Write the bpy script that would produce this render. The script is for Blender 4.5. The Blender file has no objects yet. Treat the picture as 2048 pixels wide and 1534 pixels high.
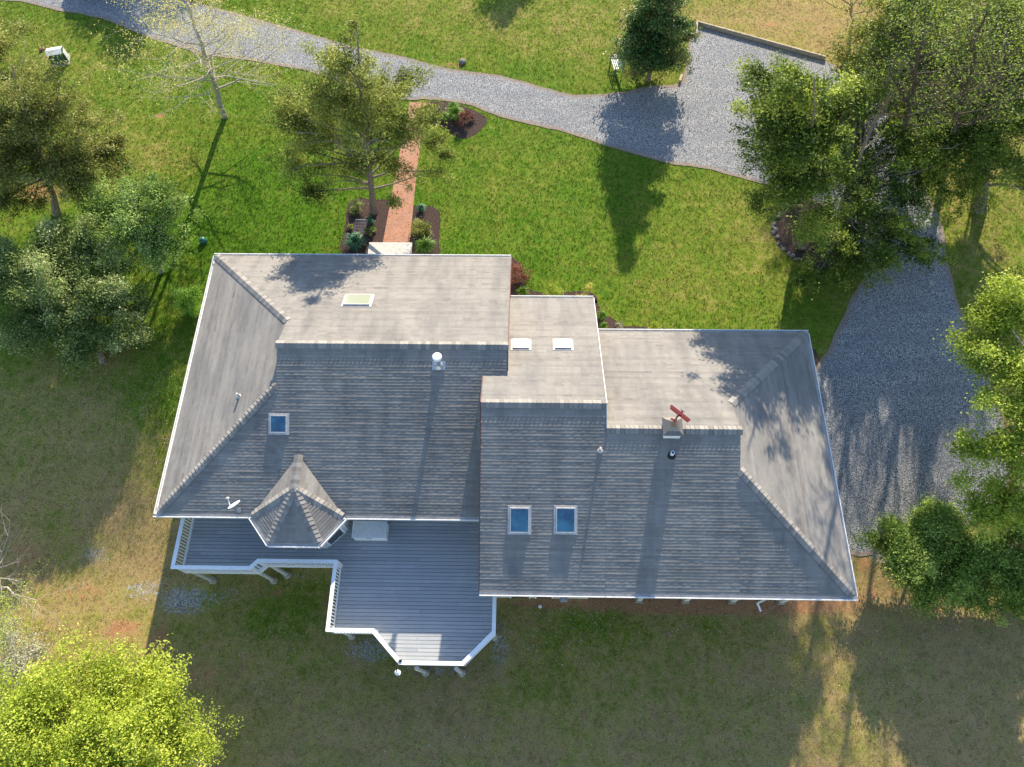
import bpy, bmesh, math, random
import numpy as np
from mathutils import Vector, Matrix
R = math.radians
rng = np.random.default_rng(7); random.seed(7)
SC = bpy.context.scene; COL = SC.collection

# ------------------------------------------------------------------ camera, sky, sun, exposure
T_, F_, RO, YA, CZ = R(25.067), 1421.0, R(-1.622), R(2.306), 30.3
def cam_basis():
    m = Matrix.Rotation(YA, 3, 'Z')
    fw = m @ Vector((0, math.sin(T_), -math.cos(T_))); up = m @ Vector((0, math.cos(T_), math.sin(T_))); rt = m @ Vector((1, 0, 0))
    c, s = math.cos(RO), math.sin(RO)
    return rt*c+up*s, up*c-rt*s, fw
RT, UP, FW = cam_basis()
cd = bpy.data.cameras.new('camera'); cam = bpy.data.objects.new('camera', cd); COL.objects.link(cam)
cd.sensor_width = 36; cd.sensor_fit = 'HORIZONTAL'; cd.lens = F_/2048*36; cd.clip_end = 3000; cd.clip_start = .5
mw = Matrix((RT, UP, -FW)).transposed().to_4x4(); mw.translation = Vector((0, 0, CZ)); cam.matrix_world = mw
SC.camera = cam
SUNA, SUNB = .334, 1.926           # shadow shift per metre of height
sdir = Vector((SUNA, SUNB, 1)).normalized(); EL = math.asin(sdir.z)
w = bpy.data.worlds.new('World'); SC.world = w; w.use_nodes = True
nt = w.node_tree; bg = nt.nodes['Background']; sk = nt.nodes.new('ShaderNodeTexSky'); sk.sky_type = 'NISHITA'; sk.sun_disc = False
sk.sun_elevation = EL; sk.sun_rotation = math.atan2(SUNA, SUNB); sk.air_density = 1.0; sk.dust_density = .3; sk.ozone_density = 2.0
nt.links.new(sk.outputs[0], bg.inputs[0]); bg.inputs[1].default_value = .15
sl = bpy.data.lights.new('sun', 'SUN'); sl.energy = 4.9; sl.angle = R(.5); sl.color = (1, .90, .73)
so = bpy.data.objects.new('sun', sl); COL.objects.link(so); so.rotation_euler = sdir.to_track_quat('Z', 'Y').to_euler(); so.location = (10, 40, 60)
SC.view_settings.view_transform = 'Standard'; SC.view_settings.look = 'None'; SC.view_settings.gamma = 1
SC.view_settings.exposure = 1.2

# ------------------------------------------------------------------ helpers: pixel of the photo (2048 wide) at a known height -> point
def P(px, py, z=0.):
    d = FW + RT*((px-1024)/F_) - UP*((py-767)/F_)
    t = (z-CZ)/d.z
    return Vector((0, 0, CZ)) + d*t
def gz(y):
    t = np.clip((np.asarray(y, float)-4.5)/12.5, 0, 1)
    return -2.4*(1-t*t*(3-2*t))
def G(px, py):
    z = 0.
    for i in range(25):
        p = P(px, py, z); z = z*.4+.6*float(gz(p.y))
    p = P(px, py, z); return Vector((p.x, p.y, float(gz(p.y))))
def tag(o, label=None, cat=None, group=None, kind=None):
    if label: o['label'] = label
    if cat: o['category'] = cat
    if group: o['group'] = group
    if kind: o['kind'] = kind
    return o
def thing(name, label, cat, loc=(0, 0, 0), group=None):
    o = bpy.data.objects.new(name, None); COL.objects.link(o); o.location = loc; o.empty_display_size = .3
    return tag(o, label, cat, group)
def wloc(o):
    v = Vector((0, 0, 0))
    while o is not None: v = v + o.location; o = o.parent
    return v
def link(name, me, mat, parent=None, loc=None):
    o = bpy.data.objects.new(name, me); COL.objects.link(o)
    if mat is not None: me.materials.append(mat)
    if parent is not None: o.parent = parent
    if loc is not None: o.location = loc
    return o
class MB:
    def __init__(s): s.v = []; s.f = []; s.c = []
    def add(s, vs, fs, c=.5):
        n = len(s.v); s.v += [tuple(v) for v in vs]; s.f += [tuple(i+n for i in f) for f in fs]; s.c += [c]*len(vs); return s
    def obox(s, c, ax, ay, az, c_=.5):       # centre and three half-axis vectors
        c = Vector(c); ax = Vector(ax); ay = Vector(ay); az = Vector(az); vs = []
        for k in (-1, 1):
            for i, j in ((-1, -1), (1, -1), (1, 1), (-1, 1)): vs.append(c+ax*i+ay*j+az*k)
        return s.add(vs, [(3, 2, 1, 0), (4, 5, 6, 7), (0, 1, 5, 4), (1, 2, 6, 5), (2, 3, 7, 6), (3, 0, 4, 7)], c_)
    def box(s, x0, x1, y0, y1, z0, z1, c_=.5):
        return s.obox(((x0+x1)/2, (y0+y1)/2, (z0+z1)/2), ((x1-x0)/2, 0, 0), (0, (y1-y0)/2, 0), (0, 0, (z1-z0)/2), c_)
    def bar(s, p, q, w_, h_, c_=.5):         # box along p-q, w_ wide (horizontal), h_ tall
        p = Vector(p); q = Vector(q); d = q-p; u = d.normalized(); sd = u.cross(Vector((0, 0, 1)))
        sd = Vector((1, 0, 0)) if sd.length < 1e-4 else sd.normalized(); n = sd.cross(u)
        return s.obox((p+q)/2, d/2, sd*w_/2, n*h_/2, c_)
    def tube(s, p, q, r0, r1, n=6, cap=True, c_=.5):
        p = Vector(p); q = Vector(q); u = (q-p).normalized(); a = u.orthogonal().normalized(); b = u.cross(a); vs = []
        for c, r in ((p, r0), (q, r1)):
            for i in range(n):
                t = 2*math.pi*i/n; vs.append(c+a*(r*math.cos(t))+b*(r*math.sin(t)))
        fs = [(i, (i+1) % n, n+(i+1) % n, n+i) for i in range(n)]
        if cap: fs += [tuple(range(n-1, -1, -1)), tuple(range(n, 2*n))]
        return s.add(vs, fs, c_)
    def path(s, pts, rs, n=5):
        for i in range(len(pts)-1): s.tube(pts[i], pts[i+1], rs[i], rs[i+1], n, cap=(i == len(pts)-2))
        return s
    def lathe(s, c, prof, n=16, axis=None):
        c = Vector(c); k = len(prof); vs = []
        for r, z in prof:
            for i in range(n):
                t = 2*math.pi*i/n; vs.append(c+Vector((r*math.cos(t), r*math.sin(t), z)))
        fs = [(j*n+i, j*n+(i+1) % n, (j+1)*n+(i+1) % n, (j+1)*n+i) for j in range(k-1) for i in range(n)]
        fs += [tuple(range(n-1, -1, -1)), tuple((k-1)*n+i for i in range(n))]
        return s.add(vs, fs)
    def prism(s, poly, z0, z1):
        n = len(poly)
        a = sum(poly[i][0]*poly[(i+1) % n][1]-poly[(i+1) % n][0]*poly[i][1] for i in range(n))
        if a < 0: poly = poly[::-1]
        return s.add([(x, y, z0) for x, y in poly]+[(x, y, z1) for x, y in poly],
                     [tuple(range(n-1, -1, -1)), tuple(range(n, 2*n))]+[(i, (i+1) % n, n+(i+1) % n, n+i) for i in range(n)])
    def build(s, name, mat, parent=None, base=None, smooth=False, bevel=0):
        wl = wloc(parent) if parent is not None else (Vector(base) if base is not None else Vector((0, 0, 0)))
        me = bpy.data.meshes.new(name); me.from_pydata([(v[0]-wl.x, v[1]-wl.y, v[2]-wl.z) for v in s.v], [], s.f); me.update()
        at = me.attributes.new('tint', 'FLOAT', 'POINT'); at.data.foreach_set('value', np.array(s.c, dtype=np.float32))
        if smooth: me.polygons.foreach_set('use_smooth', [True]*len(me.polygons))
        o = link(name, me, mat, parent, None if parent is not None else wl)
        if bevel:
            m = o.modifiers.new('bevel', 'BEVEL'); m.width = bevel; m.segments = 2; m.limit_method = 'ANGLE'
        return o
def np_mesh(name, verts, nper, mat, parent=None, base=None, tint=None, extra=None):
    verts = np.asarray(verts, np.float32).reshape(-1, 3)
    wl = wloc(parent) if parent is not None else Vector(base or (0, 0, 0))
    verts = verts-np.array(wl, np.float32); n = len(verts); nf = n//nper
    me = bpy.data.meshes.new(name); me.vertices.add(n); me.vertices.foreach_set('co', verts.ravel())
    me.loops.add(n); me.loops.foreach_set('vertex_index', np.arange(n, dtype=np.int32))
    me.polygons.add(nf); me.polygons.foreach_set('loop_start', np.arange(0, n, nper, dtype=np.int32))
    me.polygons.foreach_set('loop_total', np.full(nf, nper, np.int32)); me.update(calc_edges=True)
    if tint is not None:
        at = me.attributes.new('tint', 'FLOAT', 'POINT'); at.data.foreach_set('value', np.asarray(tint, np.float32))
    if extra is not None:
        at = me.attributes.new('zone', 'FLOAT_COLOR', 'POINT'); at.data.foreach_set('color', np.asarray(extra, np.float32).ravel())
    return link(name, me, mat, parent, None if parent is not None else wl)

# ------------------------------------------------------------------ node helpers and materials
class N:
    def __init__(s, name, rough=.8, spec=.3):
        s.m = bpy.data.materials.new(name); s.m.use_nodes = True; s.t = s.m.node_tree; s.b = s.t.nodes['Principled BSDF']
        s.b.inputs['Roughness'].default_value = rough; s.b.inputs['Specular IOR Level'].default_value = spec
    def n(s, k, **kw):
        x = s.t.nodes.new('ShaderNode'+k)
        for a, b in kw.items():
            if hasattr(x, a) and a not in ('Scale',): setattr(x, a, b)
            else: x.inputs[a].default_value = b
        return x
    def l(s, a, b): s.t.links.new(a, b)
    def pos(s):
        if not hasattr(s, '_p'): s._p = s.n('NewGeometry').outputs['Position']
        return s._p
    def mapv(s, scale=(1, 1, 1), rot=0, src=None):
        m = s.n('Mapping'); m.inputs['Scale'].default_value = scale; m.inputs['Rotation'].default_value = (0, 0, rot); s.l(src or s.pos(), m.inputs[0]); return m.outputs[0]
    def noise(s, scale, detail=3, rough=.6, vec=None, dist=0):
        x = s.n('TexNoise'); x.inputs['Scale'].default_value = scale; x.inputs['Detail'].default_value = detail
        x.inputs['Roughness'].default_value = rough; x.inputs['Distortion'].default_value = dist
        s.l(vec or s.pos(), x.inputs['Vector']); return x.outputs['Fac']
    def ramp(s, f, stops):
        x = s.n('ValToRGB'); e = x.color_ramp.elements
        while len(e) < len(stops): e.new(.5)
        for i, (p, c) in enumerate(stops): e[i].position = p; e[i].color = (c, c, c, 1) if not hasattr(c, '__len__') else (*c, 1)
        s.l(f, x.inputs[0]); return x.outputs[0]
    def mix(s, f, a, b, mode='MIX'):
        x = s.n('Mix', data_type='RGBA', blend_type=mode)
        for sock, v in ((x.inputs[0], f), (x.inputs[6], a), (x.inputs[7], b)):
            if hasattr(v, 'links') or hasattr(v, 'is_output'): s.l(v, sock)
            elif hasattr(v, '__len__'): sock.default_value = (*v, 1)
            else: sock.default_value = v if sock == x.inputs[0] else (v, v, v, 1)
        return x.outputs[2]
    def math(s, op, a, b=0., c=0., clamp=False):
        x = s.n('Math', operation=op); x.use_clamp = clamp
        for i, v in enumerate((a, b, c)):
            if hasattr(v, 'is_output'): s.l(v, x.inputs[i])
            else: x.inputs[i].default_value = v
        return x.outputs[0]
    def attr(s, name, out='Fac'):
        x = s.n('Attribute'); x.attribute_name = name; return x.outputs[out]
    def bump(s, h, strength=.5, dist=.02):
        x = s.n('Bump'); x.inputs['Strength'].default_value = strength; x.inputs['Distance'].default_value = dist
        s.l(h, x.inputs['Height']); s.l(x.outputs[0], s.b.inputs['Normal'])
    def col(s, c):
        if hasattr(c, 'is_output'): s.l(c, s.b.inputs['Base Color'])
        else: s.b.inputs['Base Color'].default_value = (*c, 1)
        return s
def simple(name, c, rough=.7, spec=.3, var=.12, scale=8, metal=0):
    q = N(name, rough, spec); q.b.inputs['Metallic'].default_value = metal
    d = tuple(x*(1-var*2) for x in c)
    q.col(q.mix(q.ramp(q.noise(scale, 5), [(.35, 0), (.65, 1)]), d, c)); return q.m
M = {}
M['white'] = simple('white_paint', (.78, .78, .77), .5, .3, .05, 6)
M['gutter'] = simple('gutter_paint', (.74, .72, .69), .45, .4, .1, 5)
M['siding'] = simple('cream_siding', (.62, .56, .40), .7, .2, .06, 4)
M['wsiding'] = simple('pale_siding', (.66, .66, .64), .7, .2, .05, 4)
M['metal'] = simple('galvanised', (.62, .63, .65), .35, .5, .1, 12, .8)
M['dark'] = simple('dark_rubber', (.02, .02, .022), .7, .2)
M['pvc'] = simple('pipe_grey', (.5, .48, .46), .6, .3)
M['bronze'] = simple('bronze_sheet', (.20, .17, .15), .35, .5, .1, 9, .5)
M['red'] = simple('red_paint', (.15, .012, .012), .4, .4)
M['maroon'] = simple('maroon_trim', (.16, .05, .045), .6, .3)
M['conc'] = simple('concrete', (.40, .36, .28), .9, .1, .2, 10)
M['postp'] = simple('post_paint', (.56, .54, .48), .7, .2, .15, 5)
M['timber'] = simple('landscape_timber', (.52, .42, .30), .85, .1, .2, 6)
M['boxg'] = simple('cabinet_green', (.06, .12, .07), .6, .3)
M['boxt'] = simple('cabinet_top', (.60, .61, .54), .6, .3)
M['teal'] = simple('teal_plastic', (.03, .16, .15), .3, .5)
M['bgreen'] = simple('bench_green', (.02, .22, .17), .5, .4)
M['bin'] = simple('bin_resin', (.80, .80, .77), .6, .3, .06, 7)
M['stone'] = simple('field_stone', (.27, .235, .22), .9, .1, .25, 9)
M['wire'] = simple('wire_metal', (.30, .31, .33), .5, .4)
M['carpaint'] = simple('car_paint', (.02, .03, .05), .2, .6, .05)
M['bark'] = simple('bark_grey', (.33, .26, .20), .95, .1, .3, 14)
M['darkbark'] = simple('bark_dark', (.13, .10, .075), .95, .1, .3, 14)
M['barkl'] = simple('bark_light', (.52, .45, .37), .95, .1, .25, 14)
M['blind'] = simple('skylight_blind', (.80, .78, .84), .6, .2, .03)
def glass(name, c, rough=.06, spec=1.0):
    q = N(name, rough, spec); q.col(c); q.b.inputs['Coat Weight'].default_value = 1; q.b.inputs['Coat Roughness'].default_value = .03; return q.m
q = N('sky_glass', .05, 1.); q.col(q.ramp(q.noise(1.6, 4, .6), [(.38, (.008, .055, .11)), (.62, (.03, .14, .22))])); q.b.inputs['Coat Weight'].default_value = 1; M['glass'] = q.m  # mottled blue base colour paints in the sky reflected by the panes
M['glassb'] = glass('pale_glass', (.30, .31, .22), .2)
M['glassw'] = glass('window_glass', (.03, .035, .04))

def shingle(name):
    q = N(name, .92, .15); t = q.attr('tint')
    c = q.ramp(t, [(0, (.060, .054, .050)), (.25, (.18, .16, .14)), (.5, (.24, .218, .192)), (1, (.305, .28, .248))])
    v = q.mapv((1.4, .35, .35)); stain = q.ramp(q.noise(1.0, 5, .6, v), [(.42, 0), (.70, 1)])
    c = q.mix(q.math('MULTIPLY', stain, .5), c, (.085, .082, .082))
    st2 = q.ramp(q.noise(.28, 3, .5), [(.35, 0), (.7, 1)]); c = q.mix(q.math('MULTIPLY', st2, .12), c, (.20, .20, .205))
    g = q.noise(90, 2, .7); c = q.mix(.55, c, q.ramp(g, [(.3, .25), (.7, .78)]), 'OVERLAY')
    q.col(c); q.bump(g, .35, .004); return q.m
M['shingle'] = shingle('asphalt_shingles')
def capm():
    q = N('ridge_cap_shingles', .92, .15); c = q.ramp(q.attr('tint'), [(0, (.18, .165, .148)), (1, (.30, .275, .245))])
    g = q.noise(60, 2, .7); q.col(q.mix(.4, c, q.ramp(g, [(.3, .3), (.7, .7)]), 'OVERLAY')); return q.m
M['cap'] = capm()
def deckm():
    q = N('deck_boards', .75, .25); c = q.ramp(q.attr('tint'), [(0, (.30, .315, .325)), (1, (.375, .385, .39))])
    g = q.noise(1, 5, .65, q.mapv((3, 60, 60))); c = q.mix(.35, c, q.ramp(g, [(.3, .28), (.7, .72)]), 'OVERLAY')
    p = q.ramp(q.noise(.9, 4), [(.35, 0), (.7, 1)]); c = q.mix(q.math('MULTIPLY', p, .3), c, (.24, .25, .27))
    q.col(c); return q.m
M['deck'] = deckm()
def lawn_color(q, dark=1.0, blade=False):
    z = q.n('SeparateColor'); q.l(q.attr('zone', 'Color'), z.inputs[0]); gr, so_, gv = z.outputs
    big = q.noise(.45, 4, .6); mid = q.noise(2.6, 5, .65); fine = q.noise(11, 4, .7); vf = q.noise(34, 2, .7)
    f = q.math('ADD', gr, q.math('MULTIPLY', q.math('SUBTRACT', mid, .5), 1.1))
    f = q.math('ADD', f, q.math('MULTIPLY', q.math('SUBTRACT', big, .5), .9))
    f = q.math('ADD', f, q.math('MULTIPLY', q.math('SUBTRACT', fine, .5), .9))
    c = q.ramp(f, [(.0, (.325, .225, .098)), (.28, (.305, .245, .075)), (.58, (.165, .200, .024)), (1.0, (.072, .160, .008))])
    pt = q.ramp(q.noise(1.1, 6, .75), [(.50, 0), (.56, 1)]); c = q.mix(q.math('MULTIPLY', pt, .22), c, (.075, .13, .012))
    pt = q.ramp(q.noise(1.7, 6, .8), [(.60, 0), (.66, 1)]); c = q.mix(q.math('MULTIPLY', pt, .45), c, (.33, .27, .13))
    s1 = q.math('ADD', so_, q.math('MULTIPLY', q.math('SUBTRACT', mid, .5), 1.2))
    s1 = q.math('ADD', s1, q.math('MULTIPLY', q.math('SUBTRACT', fine, .5), 1.1))
    s1 = q.ramp(s1, [(.47, 0), (.66, .95)])
    c = q.mix(s1, c, q.ramp(vf, [(.3, (.28, .125, .05)), (.7, (.46, .25, .13))]))
    return c, gr, so_, gv, mid, fine, vf, s1
def pebbles(q, scale=19.):
    v = q.n('TexVoronoi'); v.inputs['Scale'].default_value = scale; v.inputs['Randomness'].default_value = 1; q.l(q.pos(), v.inputs['Vector'])
    s = q.n('SeparateColor'); q.l(v.outputs['Color'], s.inputs[0])
    c = q.ramp(s.outputs[0], [(0, (.055, .06, .07)), (.3, (.24, .24, .245)), (.55, (.43, .42, .415)), (.8, (.63, .61, .60)), (1, (.84, .82, .79))])
    e = q.ramp(v.outputs['Distance'], [(.35, 1), (.8, .35)])
    return q.mix(1., c, e, 'MULTIPLY'), s.outputs[1], v.outputs['Distance']
def groundm():
    q = N('lawn_ground', .95, .1); c, gr, so_, gv, mid, fine, vf, s1 = lawn_color(q)
    c = q.mix(.8, c, q.ramp(q.noise(30, 4, .85), [(.36, .05), (.64, .88)]), 'OVERLAY')
    pc, a, d = pebbles(q, 42)
    gm = q.math('ADD', gv, q.math('MULTIPLY', q.math('SUBTRACT', q.noise(7, 6, .8), .5), 1.9)); gm = q.ramp(gm, [(.50, 0), (.66, .85)])
    c = q.mix(gm, c, pc); q.col(c); q.bump(q.noise(45, 3, .8), .4, .03); return q.m
def bladem():
    q = N('grass_blades', .8, .15); c, *_ = lawn_color(q)
    t = q.attr('tint'); c = q.mix(1., c, q.ramp(t, [(0, .16), (.75, .64), (1, .95)]), 'OVERLAY'); c = q.mix(q.ramp(t, [(.80, 0), (.95, .75)]), c, (.34, .30, .13))
    q.col(c); leafy(q, c, .30); return q.m
def leafy(q, c, f=.35):
    tr = q.n('BsdfTranslucent'); mx = q.n('MixShader'); mx.inputs[0].default_value = f
    if hasattr(c, 'is_output'): q.l(c, tr.inputs[0])
    out = q.t.nodes['Material Output']; q.l(q.b.outputs[0], mx.inputs[1]); q.l(tr.outputs[0], mx.inputs[2]); q.l(mx.outputs[0], out.inputs[0])
def leafm(name, lo, mid_, hi, f=.35, rough=.6, spec=.3):
    q = N(name, rough, spec); c = q.ramp(q.attr('tint'), [(0, lo), (.5, mid_), (1, hi)]); q.col(c); leafy(q, c, f); return q.m
M['ground'] = groundm(); M['blade'] = bladem()
def gravelm():
    q = N('driveway_gravel', .9, .2); pc, a, d = pebbles(q, 35)
    track = q.ramp(q.noise(.5, 5, .65, q.mapv((.35, 2.4, 1), R(12))), [(.40, 0), (.62, 1)])
    pc = q.mix(q.math('MULTIPLY', track, .35), pc, (.17, .18, .205))
    fine = q.noise(60, 2, .8); pc = q.mix(.5, pc, q.ramp(fine, [(.3, .2), (.7, .8)]), 'OVERLAY')
    edge = q.attr('tint'); e = q.math('ADD', edge, q.math('MULTIPLY', q.math('SUBTRACT', q.noise(2.5, 4, .7), .5), .8)); e = q.ramp(e, [(.35, 0), (.75, 1)])
    pc = q.mix(q.math('MULTIPLY', e, .7), pc, q.ramp(q.noise(30, 3), [(.3, (.20, .13, .08)), (.7, (.42, .31, .21))]))
    q.col(pc); q.bump(d, .9, .05); return q.m
M['gravel'] = gravelm()
def mulchm():
    q = N('bark_mulch', .95, .1); c = q.ramp(q.noise(28, 4, .8), [(.3, (.02, .014, .012)), (.5, (.07, .045, .038)), (.72, (.19, .13, .11))]); q.col(c); q.bump(q.noise(24, 3, .8), 1, .06); return q.m
M['mulch'] = mulchm()
def brickm():
    q = N('path_bricks', .85, .2); b = q.n('TexBrick'); b.inputs['Scale'].default_value = 1; b.inputs['Brick Width'].default_value = .2; b.inputs['Row Height'].default_value = .1
    b.inputs['Mortar Size'].default_value = .012; b.inputs['Color1'].default_value = (.36, .13, .065, 1); b.inputs['Color2'].default_value = (.43, .19, .105, 1); b.inputs['Mortar'].default_value = (.30, .24, .19, 1)
    q.l(q.mapv((1, 1, 1), 0), b.inputs[0]); c = q.mix(.35, b.outputs[0], q.ramp(q.noise(9, 5, .7), [(.3, .2), (.7, .8)]), 'OVERLAY'); q.col(c); return q.m
M['brick'] = brickm()

# ------------------------------------------------------------------ ground
def soft(px, py, x, y, rx, ry, pw=2.):
    c = G(px, py); return np.exp(-(((x-c.x)/rx)**2+((y-c.y)/ry)**2)**(pw/2))
def zone(x, y):
    x = np.asarray(x, float); y = np.asarray(y, float)
    g = .17+.63/(1+np.exp(-(y-15.3)/1.1))                         # back: dry, front: lush
    g -= .26*np.clip((y-33.5+.22*x)/4, 0, 1)/(1+np.exp(-(x+14)/1.5)); g -= .10*np.clip((y-36)/3, 0, 1)*np.clip((x-6)/3, 0, 1)               # beyond the drive
    g -= .30*np.clip((x-14)/4, 0, 1)
    g += .15*np.exp(-((x+15)/4)**2-((y-23)/5)**2)
    s = np.zeros_like(x); v = np.zeros_like(x)
    for a in ((560, 470, 5, 3, .25), (1100, 40, 6, 3, -.0), (1000, 590, 3, 3, .1), (1180, 1240, 3.5, 1.2, .35), (470, 1230, 2.2, 1.5, .25), (1130, 1400, 3, 2, .22), (590, 1200, 2, 1.4, .35), (1850, 1330, 2, 2, .1),
              (110, 120, 5, 3, -.25), (270, 290, 2.4, 2.2, -.22), (1380, 440, 3, 1.5, -.15), (1540, 480, 2, 3, -.28), (1350, 560, 3, 1.6, -.2), (1540, 40, 6, 3, -.25), (330, 1060, 2.4, 2.4, -.25),
              (350, 920, 1.2, 3.4, .38), (330, 800, 1.5, 2.2, .35), (1300, 300, 2, 2, -.05), (1450, 450, 5, 4, -.06), (1150, 450, 4, 3, .05), (1000, 330, 3, 3, -.08), (330, 330, 2.5, 2, -.15), (240, 230, 3, 2, -.08), (600, 380, 3, 3, .1), (700, 1350, 3, 2, .18), (1200, 1270, 4, 1.5, .12), (1420, 1260, 2, 1, .1), (1050, 1350, 5, 3, -.05), (270, 1290, 3, 2, .05), (800, 1450, 5, 2, -.12), (40, 800, 4, 2, .1)):
        g = g+a[4]*soft(a[0], a[1], x, y, a[2], a[3])
    for a in ((170, 1180, 1.8, 1.0, .55), (240, 1260, 1.6, .7, .7), (310, 1300, .8, 1.6, .75), (405, 1350, 1.1, .8, .6), (440, 1400, .5, .5, .5), (520, 1180, 3.0, .8, .5), (60, 1110, 1.5, 1., .55), (1400, 1200, 9, .75, 1.1), (1090, 1205, 2.5, .25, .8),
              (1800, 1170, 2.0, .7, .5), (1990, 1260, 1.8, .7, .3), (1730, 1120, .7, 1.0, .6), (1740, 1190, .4, .8, .6), (1530, 50, 1.4, .5, .55), (1620, 60, 3, 1, .3), (905, 130, 1.2, .35, .6), (1080, 165, 2.5, .3, .45), (320, 232, .45, .4, .7), (80, 380, 2.6, 1.6, .65), (230, 720, 1.8, 1.4, .5), (100, 700, 2, 1.5, .3),
              (1070, 1430, 1., .5, .42), (1110, 1490, .8, .7, .45), (180, 910, 1.5, .8, .2), (400, 465, .5, .4, .35), (1460, 1200, 3, .3, .5), (1350, 160, 1.2, .2, .5), (1500, 375, 1.3, .3, .4), (2040, 250, .9, 3, .6), (700, 1200, 1.2, 1, .2), (820, 130, .5, .3, .4), (430, 1240, 2., .5, .3)):
        s = np.maximum(s, a[4]*soft(a[0], a[1], x, y, a[2], a[3], 2.4))
    for a in ((150, 1010, .8, 1.2, .50), (190, 1110, 1.2, .9, .62), (290, 1180, 1.6, .7, .68), (370, 1200, 1.7, .9, .85), (450, 1190, 1.4, .6, .6), (740, 1300, 1.6, .8, .75), (1000, 1290, .7, 1.6, .7), (880, 1340, 2.2, .45, .65), (1150, 1225, 1.3, .25, .55), (1770, 1100, 1.4, 1., .8), (600, 1150, 2, .4, .5)):
        v = np.maximum(v, .84*a[4]*soft(a[0], a[1], x, y, a[2], a[3], 2.4))
    return np.stack([np.clip(g, 0, 1), np.clip(s, 0, 1), np.clip(v, 0, 1), np.ones_like(x)], -1)
xs = np.concatenate([[-900, -300, -120, -70], np.arange(-44, 44.01, .25), [70, 120, 300, 900]])
ys = np.concatenate([[-900, -300, -100, -40], np.arange(-14, 56.01, .25), [80, 150, 400, 900]])
XX, YY = np.meshgrid(xs, ys); ZZ = gz(YY)+rng.normal(0, .004, XX.shape)
nx, ny = len(xs), len(ys); idx = np.arange(nx*ny).reshape(ny, nx)
gm_ = bpy.data.meshes.new('ground')
q4 = np.stack([idx[:-1, :-1], idx[:-1, 1:], idx[1:, 1:], idx[1:, :-1]], -1).reshape(-1, 4)
gm_.vertices.add(nx*ny); gm_.vertices.foreach_set('co', np.stack([XX, YY, ZZ], -1).astype(np.float32).ravel())
gm_.loops.add(q4.size); gm_.loops.foreach_set('vertex_index', q4.astype(np.int32).ravel())
gm_.polygons.add(len(q4)); gm_.polygons.foreach_set('loop_start', np.arange(0, q4.size, 4, dtype=np.int32)); gm_.polygons.foreach_set('loop_total', np.full(len(q4), 4, np.int32)); gm_.update(calc_edges=True)
at = gm_.attributes.new('zone', 'FLOAT_COLOR', 'POINT'); at.data.foreach_set('color', zone(XX.ravel(), YY.ravel()).astype(np.float32).ravel())
tag(link('ground', gm_, M['ground']), kind='structure')

def smooth(pts, n=6):
    pts = [Vector((p[0], p[1])) for p in pts]; k = len(pts); out = []
    for i in range(k):
        a, b, c, d = pts[i-1], pts[i], pts[(i+1) % k], pts[(i+2) % k]
        for j in range(n):
            t = j/n; out.append(.5*((2*b)+(c-a)*t+(2*a-5*b+4*c-d)*t*t+(3*b-a-3*c+d)*t*t*t))
    return out
def inside(poly, x, y):
    r = np.zeros(x.shape, bool); n = len(poly)
    for i in range(n):
        x0, y0 = poly[i][0], poly[i][1]; x1, y1 = poly[(i+1) % n][0], poly[(i+1) % n][1]
        if y0 == y1: continue
        r ^= ((y0 > y) != (y1 > y)) & (x < (x1-x0)*(y-y0)/(y1-y0)+x0)
    return r
def edge_dist(poly, x, y):
    d = np.full(x.shape, 1e9); n = len(poly)
    for i in range(n):
        ax, ay = poly[i][0], poly[i][1]; bx, by = poly[(i+1) % n][0]-ax, poly[(i+1) % n][1]-ay
        L = bx*bx+by*by+1e-12; t = np.clip(((x-ax)*bx+(y-ay)*by)/L, 0, 1); d = np.minimum(d, np.hypot(x-ax-t*bx, y-ay-t*by))
    return d
def sheet(name, poly, off, mat, step=.5, edge=None, jit=0):
    poly = [Vector((p[0], p[1])) for p in poly]
    if jit: poly = [p+Vector((random.uniform(-jit, jit), random.uniform(-jit, jit))) for p in poly]
    bm = bmesh.new(); bm.faces.new([bm.verts.new((p.x, p.y, 0)) for p in poly]); bmesh.ops.triangulate(bm, faces=bm.faces[:])
    for ax in (0, 1):
        lo = min(p[ax] for p in poly); hi = max(p[ax] for p in poly); st = step if ax else max(step, .5)
        if ax == 0 and edge is None: continue
        k = math.floor(lo/st)+1
        while k*st < hi:
            co = [0, 0, 0]; no = [0, 0, 0]; co[ax] = k*st; no[ax] = 1
            bmesh.ops.bisect_plane(bm, geom=bm.verts[:]+bm.edges[:]+bm.faces[:], plane_co=co, plane_no=no, dist=1e-5); k += 1
    for v in bm.verts: v.co.z = float(gz(v.co.y))+off
    for f in bm.faces:
        if f.normal.z < 0: f.normal_flip()
    bm.normal_update()
    for f in bm.faces:
        if f.normal.z < 0: f.normal_flip()
    me = bpy.data.meshes.new(name); bm.to_mesh(me); bm.free()
    if edge:
        x = np.array([v.co.x for v in me.vertices]); y = np.array([v.co.y for v in me.vertices]); d = edge_dist(poly, x, y)
        a_ = me.attributes.new('tint', 'FLOAT', 'POINT'); a_.data.foreach_set('value', np.clip(1-d/edge, 0, 1).astype(np.float32))
    return tag(link(name, me, mat), kind='structure')
def gp(pts): return [(G(*p).x, G(*p).y) for p in pts]
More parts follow.
